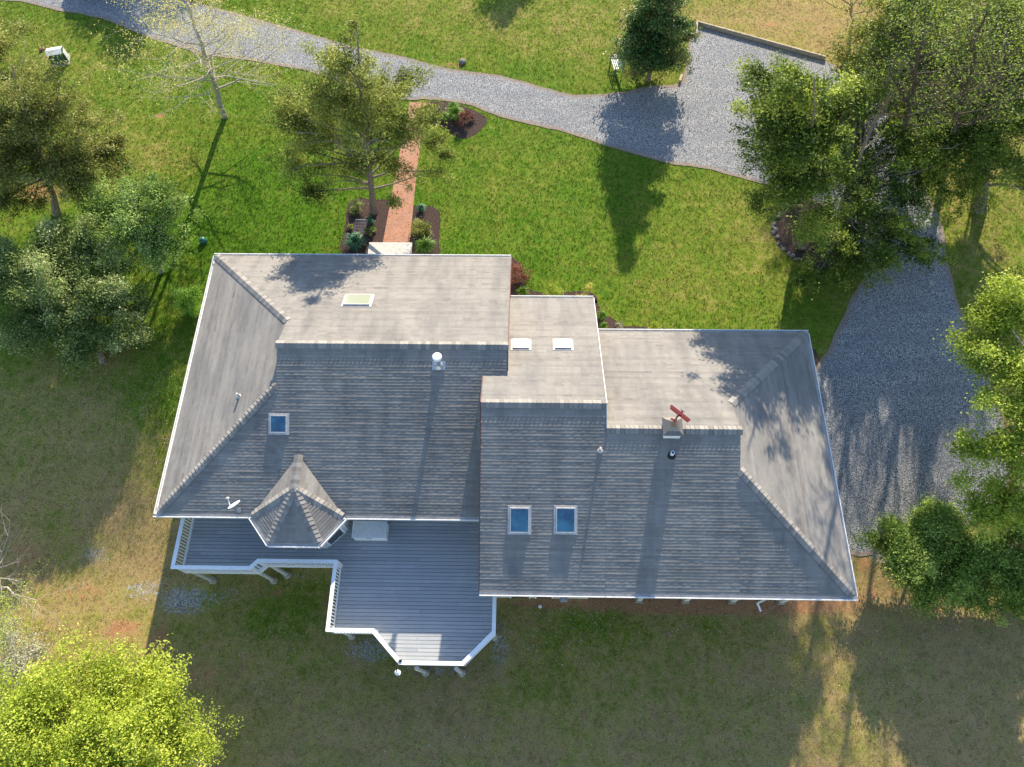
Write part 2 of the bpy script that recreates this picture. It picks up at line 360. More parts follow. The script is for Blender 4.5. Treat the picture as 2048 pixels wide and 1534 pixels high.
# the drive comes from the top left, passes the pad and runs down to the right of the house
drive = smooth(gp([(-120, -60), (60, -45), (200, -40), (320, -12), (480, 28), (620, 68), (700, 92), (800, 112), (900, 138), (1000, 152), (1090, 175), (1150, 190), (1230, 186), (1300, 172), (1358, 166), (1372, 120), (1391, 56),
                     (1450, 66), (1550, 92), (1650, 121), (1720, 160), (1790, 240), (1840, 350), (1880, 440), (1895, 520), (1915, 600), (1942, 680), (1985, 760), (2010, 860), (2020, 960), (1960, 1040), (1850, 1100), (1770, 1105), (1700, 1110), (1640, 1050), (1600, 950), (1600, 800), (1632, 735), (1660, 690), (1700, 600), (1728, 540), (1690, 470), (1640, 410), (1560, 380), (1500, 362),
                     (1400, 335), (1330, 325), (1200, 287), (1130, 265), (1060, 250), (985, 228), (930, 208), (860, 200), (800, 198), (700, 170), (600, 140), (500, 122), (400, 108), (300, 75), (200, 37), (120, 22), (40, 4), (-120, -10)]), 4)
driveo = sheet('driveway', drive, .022, M['gravel'], .5, edge=.40, jit=.05)
path_poly = gp([(760, 494), (822, 494), (836, 360), (853, 204), (822, 204), (800, 300), (783, 400)])
path_poly = [(-7.42, 21.9), (-6.0, 21.9), (-5.98, 27), (-5.80, 32.05), (-6.75, 32.05), (-7.1, 27)]
sheet('path', path_poly, .034, M['brick'])
beds_px = [[(848, 206), (880, 203), (915, 208), (950, 222), (974, 236), (968, 252), (950, 270), (925, 278), (905, 268), (890, 256), (862, 250), (846, 246)],
           [(700, 402), (722, 396), (748, 400), (785, 402), (782, 440), (776, 492), (750, 508), (684, 508), (688, 460), (693, 425)],
           [(815, 424), (836, 412), (872, 416), (881, 440), (878, 480), (876, 508), (812, 508), (808, 470)],
           [(1020, 520), (1036, 524), (1046, 548), (1052, 572), (1075, 584), (1120, 584), (1180, 584), (1190, 610), (1100, 620), (1020, 620)],
           [(1190, 600), (1205, 625), (1228, 638), (1250, 652), (1330, 656), (1330, 690), (1190, 690)],
           [(1620, 700), (1638, 716), (1640, 760), (1645, 800), (1610, 800)],
           [(1552, 430), (1575, 402), (1620, 396), (1670, 420), (1690, 470), (1680, 520), (1640, 540), (1600, 520), (1568, 502), (1548, 470)]]
beds = [smooth(gp(b), 5) for b in beds_px]
for b in beds: sheet('mulch_bed', b, .012, M['mulch'], jit=.03)

# ------------------------------------------------------------------ grass blades and litter
def lawn_mask(x, y):
    m = np.ones(x.shape, bool)
    for p in [drive, path_poly]+beds: m &= ~inside([(q[0], q[1]) for q in p], x, y)
    m &= ~((x > -14) & (x < -.9) & (y > 7.5) & (y < 18.9)); m &= ~((x > -1.2) & (x < 11.9) & (y > 4.8) & (y < 15))
    m &= ~((x > -1.2) & (x < 2.8) & (y < 16.6) & (y > 4.8)); m &= ~((x > -8.1) & (x < -5.8) & (y > 18.8) & (y < 21.95))
    return m
def grass():
    n = 430000
    x = rng.uniform(-36, 34, n); y = rng.uniform(-5, 44, n)
    keep = lawn_mask(x, y); hx = 17+(y+3)*.42+3; keep &= np.abs(x) < hx
    z = zone(x, y); keep &= rng.random(n) < (.62+.38*z[:, 0])*(1-.75*z[:, 1])*(1-.8*z[:, 2])
    x, y, z = x[keep], y[keep], z[keep]; n = len(x); B = 4
    x = np.repeat(x, B)+rng.normal(0, .035, n*B); y = np.repeat(y, B)+rng.normal(0, .035, n*B); zz = np.repeat(z, B, 0)
    h = rng.uniform(.03, .065, n*B)*(.75+.55*zz[:, 0]); a = rng.uniform(0, 2*np.pi, n*B); wd = rng.uniform(.006, .013, n*B)
    g = gz(y); b0 = np.stack([x-np.cos(a)*wd, y-np.sin(a)*wd, g], -1); b1 = np.stack([x+np.cos(a)*wd, y+np.sin(a)*wd, g], -1)
    l = rng.normal(0, .03, (n*B, 2)); tp = np.stack([x+l[:, 0], y+l[:, 1], g+h], -1)
    v = np.stack([b0, b1, tp], 1); t = np.repeat(np.repeat(rng.random(n), B)*.6+rng.random(n*B)*.4, 3)
    o = np_mesh('lawn_grass', v, 3, M['blade'], tint=t, extra=np.repeat(zz, 3, 0)); tag(o, 'short mown grass covering the yard around the house', 'grass', kind='stuff')
grass()
def litter():
    n = 4200; c = [(330, 900, 4, 5), (1600, 1420, 6, 3), (1100, 1260, 3.5, 1.8), (560, 1260, 3.5, 2.4), (1350, 1240, 6, .9), (820, 1420, 8, 2.5), (1700, 1350, 6, 3), (250, 760, 3, 2)]; k = rng.integers(0, len(c), n)
    ce = np.array([[*G(a[0], a[1])[:2], a[2], a[3]] for a in c])[k]; x = ce[:, 0]+rng.normal(0, 1, n)*ce[:, 2]*.6; y = ce[:, 1]+rng.normal(0, 1, n)*ce[:, 3]*.6
    m = lawn_mask(x, y); x, y = x[m], y[m]; n = len(x); a = rng.uniform(0, 6.28, n); L = rng.uniform(.012, .038, n); W = L*.4; z = gz(y)+.06
    u = np.stack([np.cos(a), np.sin(a), rng.normal(0, .3, n)], -1)*L[:, None]; s = np.stack([-np.sin(a), np.cos(a), rng.normal(0, .3, n)], -1)*W[:, None]; c0 = np.stack([x, y, z], -1)
    o = np_mesh('fallen_leaves', np.stack([c0-u, c0-s, c0+u, c0+s], 1), 4, leafm('dry_leaf', (.30, .24, .15), (.42, .36, .25), (.6, .55, .45), .1), tint=np.repeat(rng.random(n), 4))
    tag(o, 'pale dry fallen leaves scattered over the back lawn', 'leaves', kind='stuff')
litter()

# ------------------------------------------------------------------ clip helper and tiled planes
def clip(poly, conv):
    out = poly; n = len(conv)
    for i in range(n):
        ax, ay = conv[i]; bx, by = conv[(i+1) % n]; inp = out; out = []
        if not inp: return []
        for j in range(len(inp)):
            p, q = inp[j-1], inp[j]; dp = (bx-ax)*(p[1]-ay)-(by-ay)*(p[0]-ax); dq = (bx-ax)*(q[1]-ay)-(by-ay)*(q[0]-ax)
            if (dp >= 0) != (dq >= 0):
                t = dp/(dp-dq); out.append((p[0]+(q[0]-p[0])*t, p[1]+(q[1]-p[1])*t))
            if dq >= 0: out.append(q)
    return out
def ccw(p):
    a = sum(p[i][0]*p[(i+1) % len(p)][1]-p[(i+1) % len(p)][0]*p[i][1] for i in range(len(p))); return p if a > 0 else p[::-1]
EXPO = .12
def shingles(mb, O, e, u, polys, expo=EXPO, tabw=.17, t0=.0095):
    """overlapping shingle courses on the plane O + s*e + t*u ; polys are 3-D point lists on that plane"""
    O = Vector(O); e = Vector(e).normalized(); u = Vector(u).normalized(); n = e.cross(u)
    if n.z < 0: n = -n
    sd = random.random()*9
    for poly in polys:
        p2 = ccw([((Vector(p)-O).dot(e), (Vector(p)-O).dot(u)) for p in poly])
        s0 = min(p[0] for p in p2); s1 = max(p[0] for p in p2); t_0 = min(p[1] for p in p2); t_1 = max(p[1] for p in p2)
        r = math.floor(t_0/expo)
        while r*expo < t_1:
            ta = r*expo; off = (r*.37 % 1)*tabw; k = math.floor((s0-off)/tabw)
            rr = random.Random(r*7919+int(sd*100)); rs_ = rr.uniform(-.0008, .0008); rowc = rr.gauss(0, .065); ph = rr.uniform(0, 6.28); pw = rr.uniform(0, 6.28)
            def thick(s_):
                return max(.003, t0*(1+.20*math.sin(s_*1.1+ph)+.14*math.sin(s_*3.7+pw)+.45*(abs(math.sin(s_*8.5+ph))-.6))+rs_)*1.12
            while k*tabw+off < s1:
                rk = random.Random(r*1009+(k//2)*31+int(sd*77)); c = min(1, max(.1, .5+rowc+rk.gauss(0, .06)))
                q0 = clip([(k*tabw+off, ta), ((k+1)*tabw+off, ta), ((k+1)*tabw+off, ta+expo), (k*tabw+off, ta+expo)], p2)
                if len(q0) >= 3:
                    vs = [O+e*s+u*t+n*(.004+thick(s)*(1-(t-ta)/expo)) for s, t in q0]
                    mb.add(vs, [tuple(range(len(vs)))], c)
                    lo = [p for p in q0 if abs(p[1]-ta) < 1e-6]
                    if len(lo) >= 2:
                        a_, b_ = min(lo), max(lo)
                        mb.add([O+e*a_[0]+u*a_[1]-n*.004, O+e*b_[0]+u*b_[1]-n*.004, O+e*b_[0]+u*b_[1]+n*(.004+thick(b_[0])), O+e*a_[0]+u*a_[1]+n*(.004+thick(a_[0]))], [(0, 1, 2, 3)], 0)
                k += 1
            r += 1
def caps(mb, p, q, na, nb, w_=.20, step=.17, lift=.03):
    """ridge or hip cap: bent shingles overlapping from p to q; na, nb = the two side directions falling away"""
    p = Vector(p); q = Vector(q); L = (q-p).length; u = (q-p)/L; n = max(1, int(L/step)); st = L/n
    na = Vector(na).normalized(); nb = Vector(nb).normalized()
    for i in range(n):
        a = p+u*(i*st); b = p+u*((i+1)*st+.03); j = random.uniform(-.006, .006); c = random.random()
        up = Vector((0, 0, 1)); ra = lift+.028+j; rb = lift-.006
        A = [a+na*w_+up*(ra-.012), a+na*w_*.35+up*(ra+.004), a+up*(ra+.012), a+nb*w_*.35+up*(ra+.004), a+nb*w_+up*(ra-.012)]
        B = [b+na*w_+up*(rb-.012), b+na*w_*.35+up*(rb+.004), b+up*(rb+.012), b+nb*w_*.35+up*(rb+.004), b+nb*w_+up*(rb-.012)]
        C = [v-up*.035 for v in A]
        mb.add(A+B+C, [(k, k+1, k+6, k+5) for k in range(4)]+[(10+k, 11+k, k+1, k) for k in range(4)], c)

# ------------------------------------------------------------------ house
K = .455; ZE = 2.8
house = thing('house', 'large single storey house with weathered grey shingle roofs, white gutters and a turret bay', 'house', (-1, 11, -1.5))
def roof_plane(mb, slab, pts, e, u, O, extra=None):
    shingles(mb, O, e, u, [pts] if extra is None else extra)
    n = Vector(e).cross(Vector(u)).normalized(); n = n if n.z > 0 else -n
    k = len(pts); top = [Vector(p)-n*.006 for p in pts]; bot = [Vector(p)-Vector((0, 0, .16)) for p in pts]
    slab.add(top+bot, [tuple(range(k)), tuple(range(2*k-1, k-1, -1))]+[(i, (i+1) % k, k+(i+1) % k, k+i) for i in range(k)])
def sect(name, label):
    mb = MB(); sl_ = MB(); return mb, sl_
# left block
LX0, LX1, LYB, LYF = -14.5, -.66, 7.05, 19.35; LYR = (LYB+LYF)/2; LZR = ZE+K*(LYR-LYB); T1 = 4.7; LH = LX0+T1
def zf(y, yf): return ZE+K*(yf-y)
fs = 1/math.sqrt(1+K*K)
UF, UB, UW, UE = Vector((0, -1, K)), Vector((0, 1, K)), Vector((1, 0, K)), Vector((-1, 0, K))
def finish(mb, slab, label=None):
    r = mb.build('roof', M['shingle'], house); slab.build('roof_edge', M['white'], r)
    if label: r['label'] = label
    return r
mb, slab = MB(), MB()
A = (LX0, LYF, ZE); B_ = (LX1, LYF, ZE); hipf = (LH, LYF-T1, ZE+K*T1); hipb = (LH, LYB+T1, ZE+K*T1)
roof_plane(mb, slab, [A, (LH, LYF, ZE), hipf], (1, 0, 0), UF, A)
roof_plane(mb, slab, [(LH, LYF, ZE), B_, (LX1, LYR, LZR), (LH, LYR, LZR)], (1, 0, 0), UF, A)
Ab = (LX0, LYB, ZE)
roof_plane(mb, slab, [Ab, (LH, LYB, ZE), hipb], (1, 0, 0), UB, Ab)
roof_plane(mb, slab, [(LH, LYB, ZE), (LX1, LYB, ZE), (LX1, LYR, LZR), (LH, LYR, LZR)], (1, 0, 0), UB, Ab)
roof_plane(mb, slab, [Ab, A, (LH, LYF-T1, ZE+K*T1), (LH, LYB+T1, ZE+K*T1)], (0, 1, 0), UW, Ab)
rL = finish(mb, slab, 'widest roof section with half hipped end and turret')
cp = MB(); caps(cp, (LH-.05, LYR, LZR), (LX1, LYR, LZR), UF*-1, UB*-1); cp.build('ridge_cap', M['cap'], rL)
cp = MB(); caps(cp, (LX0+.05, LYF-.05, ZE+.01), (LH, LYF-T1, ZE+K*T1), (1, .0, 0), (0, -1, 0)) if False else None
def hip(cp, p, q, wa, wb): caps(cp, p, q, wa, wb, w_=.19, step=.17, lift=.04)
cp = MB(); hip(cp, (LX0+.04, LYF-.04, ZE+.02), hipf, Vector((.7, .7, -K*.7)), Vector((-.7, -.7, -K*.7))); cp.build('hip_cap', M['cap'], rL)
cp = MB(); hip(cp, (LX0+.04, LYB+.04, ZE+.02), hipb, Vector((.7, -.7, -K*.7)), Vector((-.7, .7, -K*.7))); cp.build('hip_cap', M['cap'], rL)
# middle block
MX0, MX1, MYB, MYF = -1.62, 3.1, 4.2, 17.13; MYR = (MYB+MYF)/2; MZR = ZE+K*(MYR-MYB); MYS = 12.18
mb, slab = MB(), MB(); A = (MX0, MYF, ZE)
roof_plane(mb, slab, [(LX1+.004, MYF, ZE), (MX1, MYF, ZE), (MX1, MYR, MZR), (LX1+.004, MYR, MZR)], (1, 0, 0), UF, A)
roof_plane(mb, slab, [(MX0, MYS, zf(MYS, MYF)), (LX1+.004, MYS, zf(MYS, MYF)), (LX1+.004, MYR, MZR), (MX0, MYR, MZR)], (1, 0, 0), UF, A)
Ab = (MX0, MYB, ZE); roof_plane(mb, slab, [Ab, (MX1, MYB, ZE), (MX1, MYR, MZR), (MX0, MYR, MZR)], (1, 0, 0), UB, Ab)
rM = finish(mb, slab, 'middle roof section with four skylights')
cp = MB(); caps(cp, (MX0, MYR, MZR), (MX1, MYR, MZR), UF*-1, UB*-1); cp.build('ridge_cap', M['cap'], rM)
# right block
RX1, RYB, RYF = 12.37, 4.2, 15.43; RYR = (RYB+RYF)/2; RZR = ZE+K*(RYR-RYB); T2 = 4.25; RH = RX1-T2
mb, slab = MB(), MB(); A = (MX1+.004, RYF, ZE)
roof_plane(mb, slab, [A, (RH, RYF, ZE), (RH, RYR, RZR), (MX1+.004, RYR, RZR)], (1, 0, 0), UF, A)
roof_plane(mb, slab, [(RH, RYF, ZE), (RX1, RYF, ZE), (RH, RYF-T2, ZE+K*T2)], (1, 0, 0), UF, A)
Ab = (MX0, RYB, ZE)
roof_plane(mb, slab, [(MX1+.004, RYB, ZE), (RH, RYB, ZE), (RH, RYR, RZR), (MX1+.004, RYR, RZR)], (1, 0, 0), UB, Ab)
roof_plane(mb, slab, [(RH, RYB, ZE), (RX1, RYB, ZE), (RH, RYB+T2, ZE+K*T2)], (1, 0, 0), UB, Ab)
roof_plane(mb, slab, [(RX1, RYB, ZE), (RX1, RYF, ZE), (RH, RYF-T2, ZE+K*T2), (RH, RYB+T2, ZE+K*T2)], (0, 1, 0), UE, (RX1, RYB, ZE))
rR = finish(mb, slab, 'roof section with half hipped end beside the gravel')
cp = MB(); caps(cp, (MX1+.01, RYR, RZR), (RH+.05, RYR, RZR), UF*-1, UB*-1); cp.build('ridge_cap', M['cap'], rR)
cp = MB(); hip(cp, (RX1-.04, RYF-.04, ZE+.02), (RH, RYF-T2, ZE+K*T2), Vector((-.7, .7, -K*.7)), Vector((.7, -.7, -K*.7))); cp.build('hip_cap', M['cap'], rR)
cp = MB(); hip(cp, (RX1-.04, RYB+.04, ZE+.02), (RH, RYB+T2, ZE+K*T2), Vector((-.7, -.7, -K*.7)), Vector((.7, .7, -K*.7))); cp.build('hip_cap', M['cap'], rR)
# gable ends under the rakes
def tri(mb, x0, x1, ya, yb, za, yr, zr):
    mb.add([(x, y, z) for x in (x0, x1) for y, z in ((ya, za), (yb, za), (yr, zr))], [(0, 2, 1), (3, 4, 5), (0, 1, 4, 3), (1, 2, 5, 4), (2, 0, 3, 5)])
mb = MB(); tri(mb, LH+.12, LH+.22, LYB+T1, LYF-T1, ZE+K*T1-.1, LYR, LZR-.15); mb.build('gable_end', M['wsiding'], house)
mb = MB(); tri(mb, RH-.22, RH-.12, RYB+T2, RYF-T2, ZE+K*T2-.1, RYR, RZR-.15); mb.build('gable_end', M['wsiding'], house)
# walls
def gable_prism(mb, x0, x1, yb, yf, z0, ze, yr, zr):
    pr_ = [(yb, z0), (yf, z0), (yf, ze), (yr, zr), (yb, ze)]
    mb.add([(x0, y, z) for y, z in pr_]+[(x1, y, z) for y, z in pr_], [(0, 1, 2, 3, 4), (9, 8, 7, 6, 5)]+[((i+1) % 5, i, 5+i, 5+(i+1) % 5) for i in range(5)])
mb = MB(); mb.box(-14.0, LH, 7.55, 18.85, -2.5, 2.62); gable_prism(mb, LH+.24, -.9, 7.55, 18.85, -2.5, 2.82, LYR, LZR-.22); mb.build('wall', M['siding'], house)
mb = MB(); gable_prism(mb, -1.35, 2.9, 4.75, 16.6, -2.5, 2.83, MYR, MZR-.22); mb.build('wall', M['siding'], house)
mb = MB(); mb.box(RH-.26, 11.85, 4.75, 14.9, .1, 2.62); gable_prism(mb, 2.92, RH-.3, 4.75, 14.9, .1, 2.83, RYR, RZR-.22); mb.box(2.92, 11.85, 7.2, 14.9, -2.5, .1); mb.build('wall', M['siding'], house)
# gutters on every eave
def gutter(mb, p, q, out):
    p = Vector(p); q = Vector(q); o = Vector(out)
    mb.bar(p+o*.13+Vector((0, 0, -.07)), q+o*.13+Vector((0, 0, -.07)), .018, .12); mb.bar(p+o*.012+Vector((0, 0, -.07)), q+o*.012+Vector((0, 0, -.07)), .012, .12)
    mb.bar(p+o*.07+Vector((0, 0, -.13)), q+o*.07+Vector((0, 0, -.13)), .14, .012)
    mb.bar(p+o*.125+Vector((0, 0, -.008)), q+o*.125+Vector((0, 0, -.008)), .036, .012)
zg = ZE
for r_, runs in ((rL, [((LX0-.13, LYF), (LX1, LYF), (0, 1, 0)), ((LX0, LYB), (LX0, LYF), (-1, 0, 0)), ((LX0-.13, LYB), (-10.35, LYB), (0, -1, 0)), ((-7.5, LYB), (MX0-.02, LYB), (0, -1, 0))]),
                 (rM, [((LX1+.02, MYF), (MX1, MYF), (0, 1, 0)), ((MX0, MYB), (MX1, MYB), (0, -1, 0))]),
                 (rR, [((MX1+.02, RYF), (RX1+.13, RYF), (0, 1, 0)), ((RX1, RYB), (RX1, RYF), (1, 0, 0)), ((MX1+.02, RYB), (RX1+.13, RYB), (0, -1, 0))])):
    for a_, b_, o_ in runs:
        mb = MB(); gutter(mb, (*a_, zg), (*b_, zg), o_); mb.build('gutter', M['gutter'], r_)
# rake boards
def rake(pts, x, r_, mat='white', w_=.03):
    mb = MB()
    for a_, b_ in zip(pts[:-1], pts[1:]): mb.bar((x, a_[0], a_[1]-.055), (x, b_[0], b_[1]-.055), w_, .17)
    mb.build('rake_board', M[mat], r_)
rake([(LYF, ZE), (LYR, LZR), (12.3, ZE+K*(12.3-LYB))], LX1+.018, rL, 'maroon', .022)
rake([(MYS, zf(MYS, MYF)), (MYR, MZR), (MYB, ZE)], MX0-.018, rM, 'maroon', .022)
rake([(MYF, ZE), (MYR, MZR), (RYR+.02, ZE+K*(RYR-RYB)+.02)], MX1+.018, rM, 'gutter', .022)
mb = MB(); mb.box(MX0-.02, LX1, MYS, MYS+.05, zf(MYS, MYF)-.14, zf(MYS, MYF)-.0); mb.box(MX0-.02, LX1, MYS+.06, MYS+.10, zf(MYS, MYF)-.16, zf(MYS, MYF)-.02); mb.build('fascia', M['maroon'], rM)

# turret bay
TA, TB, TC, TD = [P(*p, ZE) for p in ((503, 1030), (538, 1086), (638, 1088), (688, 1036))]
def turret():
    ym = (TB.y+TC.y)/2; B2 = Vector((TB.x, ym, ZE)); C2 = Vector((TC.x, ym, ZE)); ya = (TA.y+TD.y)/2; A2 = Vector((TA.x, ya, ZE)); D2 = Vector((TD.x, ya, ZE))
    xm = (B2.x+C2.x)/2; pk = Vector((xm, ym+1.92, ZE+.98)); vt = Vector((xm, LYB+(.98)/K, ZE+.98))
    t = MB(); s_ = MB()
    def facet(a, b, c):                 # eave a-b, apex c
        e = (b-a).normalized(); n = e.cross(c-a).normalized(); n = n if n.z > 0 else -n; u = n.cross(e).normalized(); u = u if u.z > 0 else -u
        shingles(t, a, e, u, [[a, b, c]]); s_.add([a-n*.006, b-n*.006, c-n*.006, a-n*.14, b-n*.14, c-n*.14], [(0, 1, 2), (5, 4, 3), (0, 3, 4, 1), (1, 4, 5, 2), (2, 5, 3, 0)])
    facet(A2, B2, pk); facet(B2, C2, pk); facet(C2, D2, pk)
    for E_, sgn in ((A2, -1), (D2, 1)):   # sides that run back to the main roof
        a, b, c = E_, vt, pk; n = (b-a).cross(c-a).normalized(); n = n if n.z > 0 else -n
        e = Vector((0, 0, 1)).cross(n).normalized(); u = n.cross(e); u = u if u.z > 0 else -u
        shingles(t, a, e, u, [[a+Vector((0, 0, .02)), b+Vector((0, 0, .02)), c]])
        s_.add([a-n*.006, b-n*.006, c-n*.006, a-n*.1, b-n*.1, c-n*.1], [(0, 1, 2), (5, 4, 3), (0, 3, 4, 1), (1, 4, 5, 2), (2, 5, 3, 0)])
    r_ = t.build('turret_roof', M['shingle'], house); s_.build('roof_edge', M['white'], r_)
    for a, b in ((A2, pk), (B2, pk), (C2, pk), (D2, pk), (vt, pk)):
        d = (b-a).normalized(); sd_ = d.cross(Vector((0, 0, 1))).normalized(); dn = Vector((0, 0, -.30)); cp = MB()
        if a is vt: hip(cp, a+Vector((0, 0, .0)), b, sd_+dn, -sd_+dn)
        else: hip(cp, a+d*.05, b, (sd_+dn), (-sd_+dn))
        cp.build('hip_cap', M['cap'], r_)
    g_ = MB()
    for a, b in ((A2, B2), (B2, C2), (C2, D2)):
        o = (b-a).cross(Vector((0, 0, 1))).normalized(); o = o if o.y < 0 or abs(o.y) < 1e-3 else -o
        d = (b-a).normalized(); gutter(g_, a-d*.03, b+d*.03, o)
    g_.build('gutter', M['gutter'], r_)
    cen = Vector((xm, ya, 0)); ins = .36
    def inset(v): d = (v-cen); d.z = 0; return v-d.normalized()*ins
    W_ = [inset(v) for v in (A2, B2, C2, D2)]; W_[0].x = A2.x+.3; W_[3].x = D2.x-.3
    poly = [(W_[0].x, 7.6), (W_[0].x, W_[0].y)]+[(v.x, v.y) for v in W_[1:]]+[(W_[3].x, 7.6)]
    mb = MB(); mb.prism(poly, -2.4, 2.66); mb.build('turret_wall', M['wsiding'], house)
    for a, b in ((W_[0], W_[1]), (W_[1], W_[2]), (W_[2], W_[3])):
        d = (b-a).normalized(); o = d.cross(Vector((0, 0, 1))).normalized(); o = o if o.y < 0 else -o; c = (a+b)/2; c.z = 1.55; w2 = (b-a).length*.30
        wf = MB(); wf.obox(c+o*.03, d*(w2+.09), o*.03, Vector((0, 0, .74))); f_ = wf.build('window', M['white'], house)
        gl = MB(); gl.obox(c+o*.062, d*w2, o*.006, Vector((0, 0, .64))); gl.build('pane', M['glassw'], f_)
turret()

# skylights
def skylight(px, py, plane, wd, ht, gm, fr='pvc', label=None, curb=.10):
    z = ZE
    for i in range(80):
        p = P(px, py, z); z += .5*((ZE+K*((plane[1]-p.y) if plane[0] == 'f' else (p.y-plane[1])))-z)
    p = P(px, py, z); u = Vector((0, -1, K)).normalized() if plane[0] == 'f' else Vector((0, 1, K)).normalized(); e = Vector((1, 0, 0)); n = e.cross(u); n = n if n.z > 0 else -n
    mb = MB()
    for s in (-1, 1): mb.obox(p+e*s*(wd/2-.02)+n*curb/2, e*.02, u*ht/2, n*(curb/2)); mb.obox(p+u*s*(ht/2-.02)+n*curb/2, e*(wd/2-.04), u*.02, n*(curb/2))
    mb.obox(p+n*.02, e*(wd/2+.08), u*(ht/2+.07), n*.012)
    f_ = mb.build('skylight', M[fr], house, bevel=.004)
    if label: f_['label'] = label
    g_ = MB(); g_.obox(p+n*(curb-.012), e*(wd/2-.039), u*(ht/2-.039), n*.008); g_.build('pane', M[gm], f_)
skylight(716, 602, ('f', LYF), 1.12, .78, 'glassb', label='pale green skylight on the widest roof section')
skylight(1042, 690, ('f', MYF), .68, .62, 'blind'); skylight(1126, 690, ('f', MYF), .68, .62, 'blind')
skylight(558, 848, ('b', LYB), .66, .70, 'glass'); skylight(1039, 1040, ('b', MYB), .73, .94, 'glass'); skylight(1131, 1040, ('b', MYB), .73, .94, 'glass')

# pipes and flue
def onroof(px, py, kind, ref):
    z = ZE
    for i in range(80):
        p = P(px, py, z); z += .5*((ZE+K*{'f': ref-p.y, 'b': p.y-ref, 'w': p.x-ref}[kind])-z)
    return P(px, py, z)
p = onroof(878, 731, 'b', LYB)
fl = MB(); fl.tube(p, p+Vector((0, 0, .62)), .10, .10, 16); fl.tube(p+Vector((0, 0, .0)), p+Vector((0, 0, .14)), .20, .12, 16); f_ = fl.build('chimney_flue', M['metal'], rL, smooth=False)
fl = MB(); fl.lathe(p+Vector((0, 0, .62)), [(.11, 0), (.17, .02), (.17, .12), (.19, .13), (.16, .17), (.05, .20)], 18); fl.build('flue_cap', M['white'], f_)
fl = MB(); fl.obox(p+Vector((0, -.02, .03)), (.26, 0, 0), Vector((0, 1, K))*.16, (0, 0, .008)); fl.build('flashing', M['metal'], f_)
p = onroof(479, 793, 'w', LX0); fl = MB(); fl.tube(p, p+Vector((0, 0, .30)), .045, .045, 12); fl.tube(p, p+Vector((0, 0, .06)), .12, .06, 12); fl.build('vent_pipe', M['pvc'], rL)
p = onroof(1200, 901, 'b', MYB); fl = MB(); fl.tube(p, p+Vector((0, 0, .28)), .05, .05, 12); fl.tube(p, p+Vector((0, 0, .06)), .12, .06, 12); fl.build('vent_pipe', M['pvc'], rM)
p = onroof(1343, 910, 'b', RYB); fl = MB(); fl.tube(p, p+Vector((0, 0, .28)), .075, .075, 16); v_ = fl.build('vent_pipe', M['white'], rR)
fl = MB(); fl.tube(p-Vector((0, 0, .03)), p+Vector((0, 0, .10)), .17, .10, 16); fl.build('boot', M['dark'], v_); fl = MB(); fl.tube(p+Vector((0, 0, .281)), p+Vector((0, 0, .285)), .045, .045, 12); fl.build('mouth_shade', M['dark'], v_)  # flat dark disc paints the shade inside the closed pipe's mouth

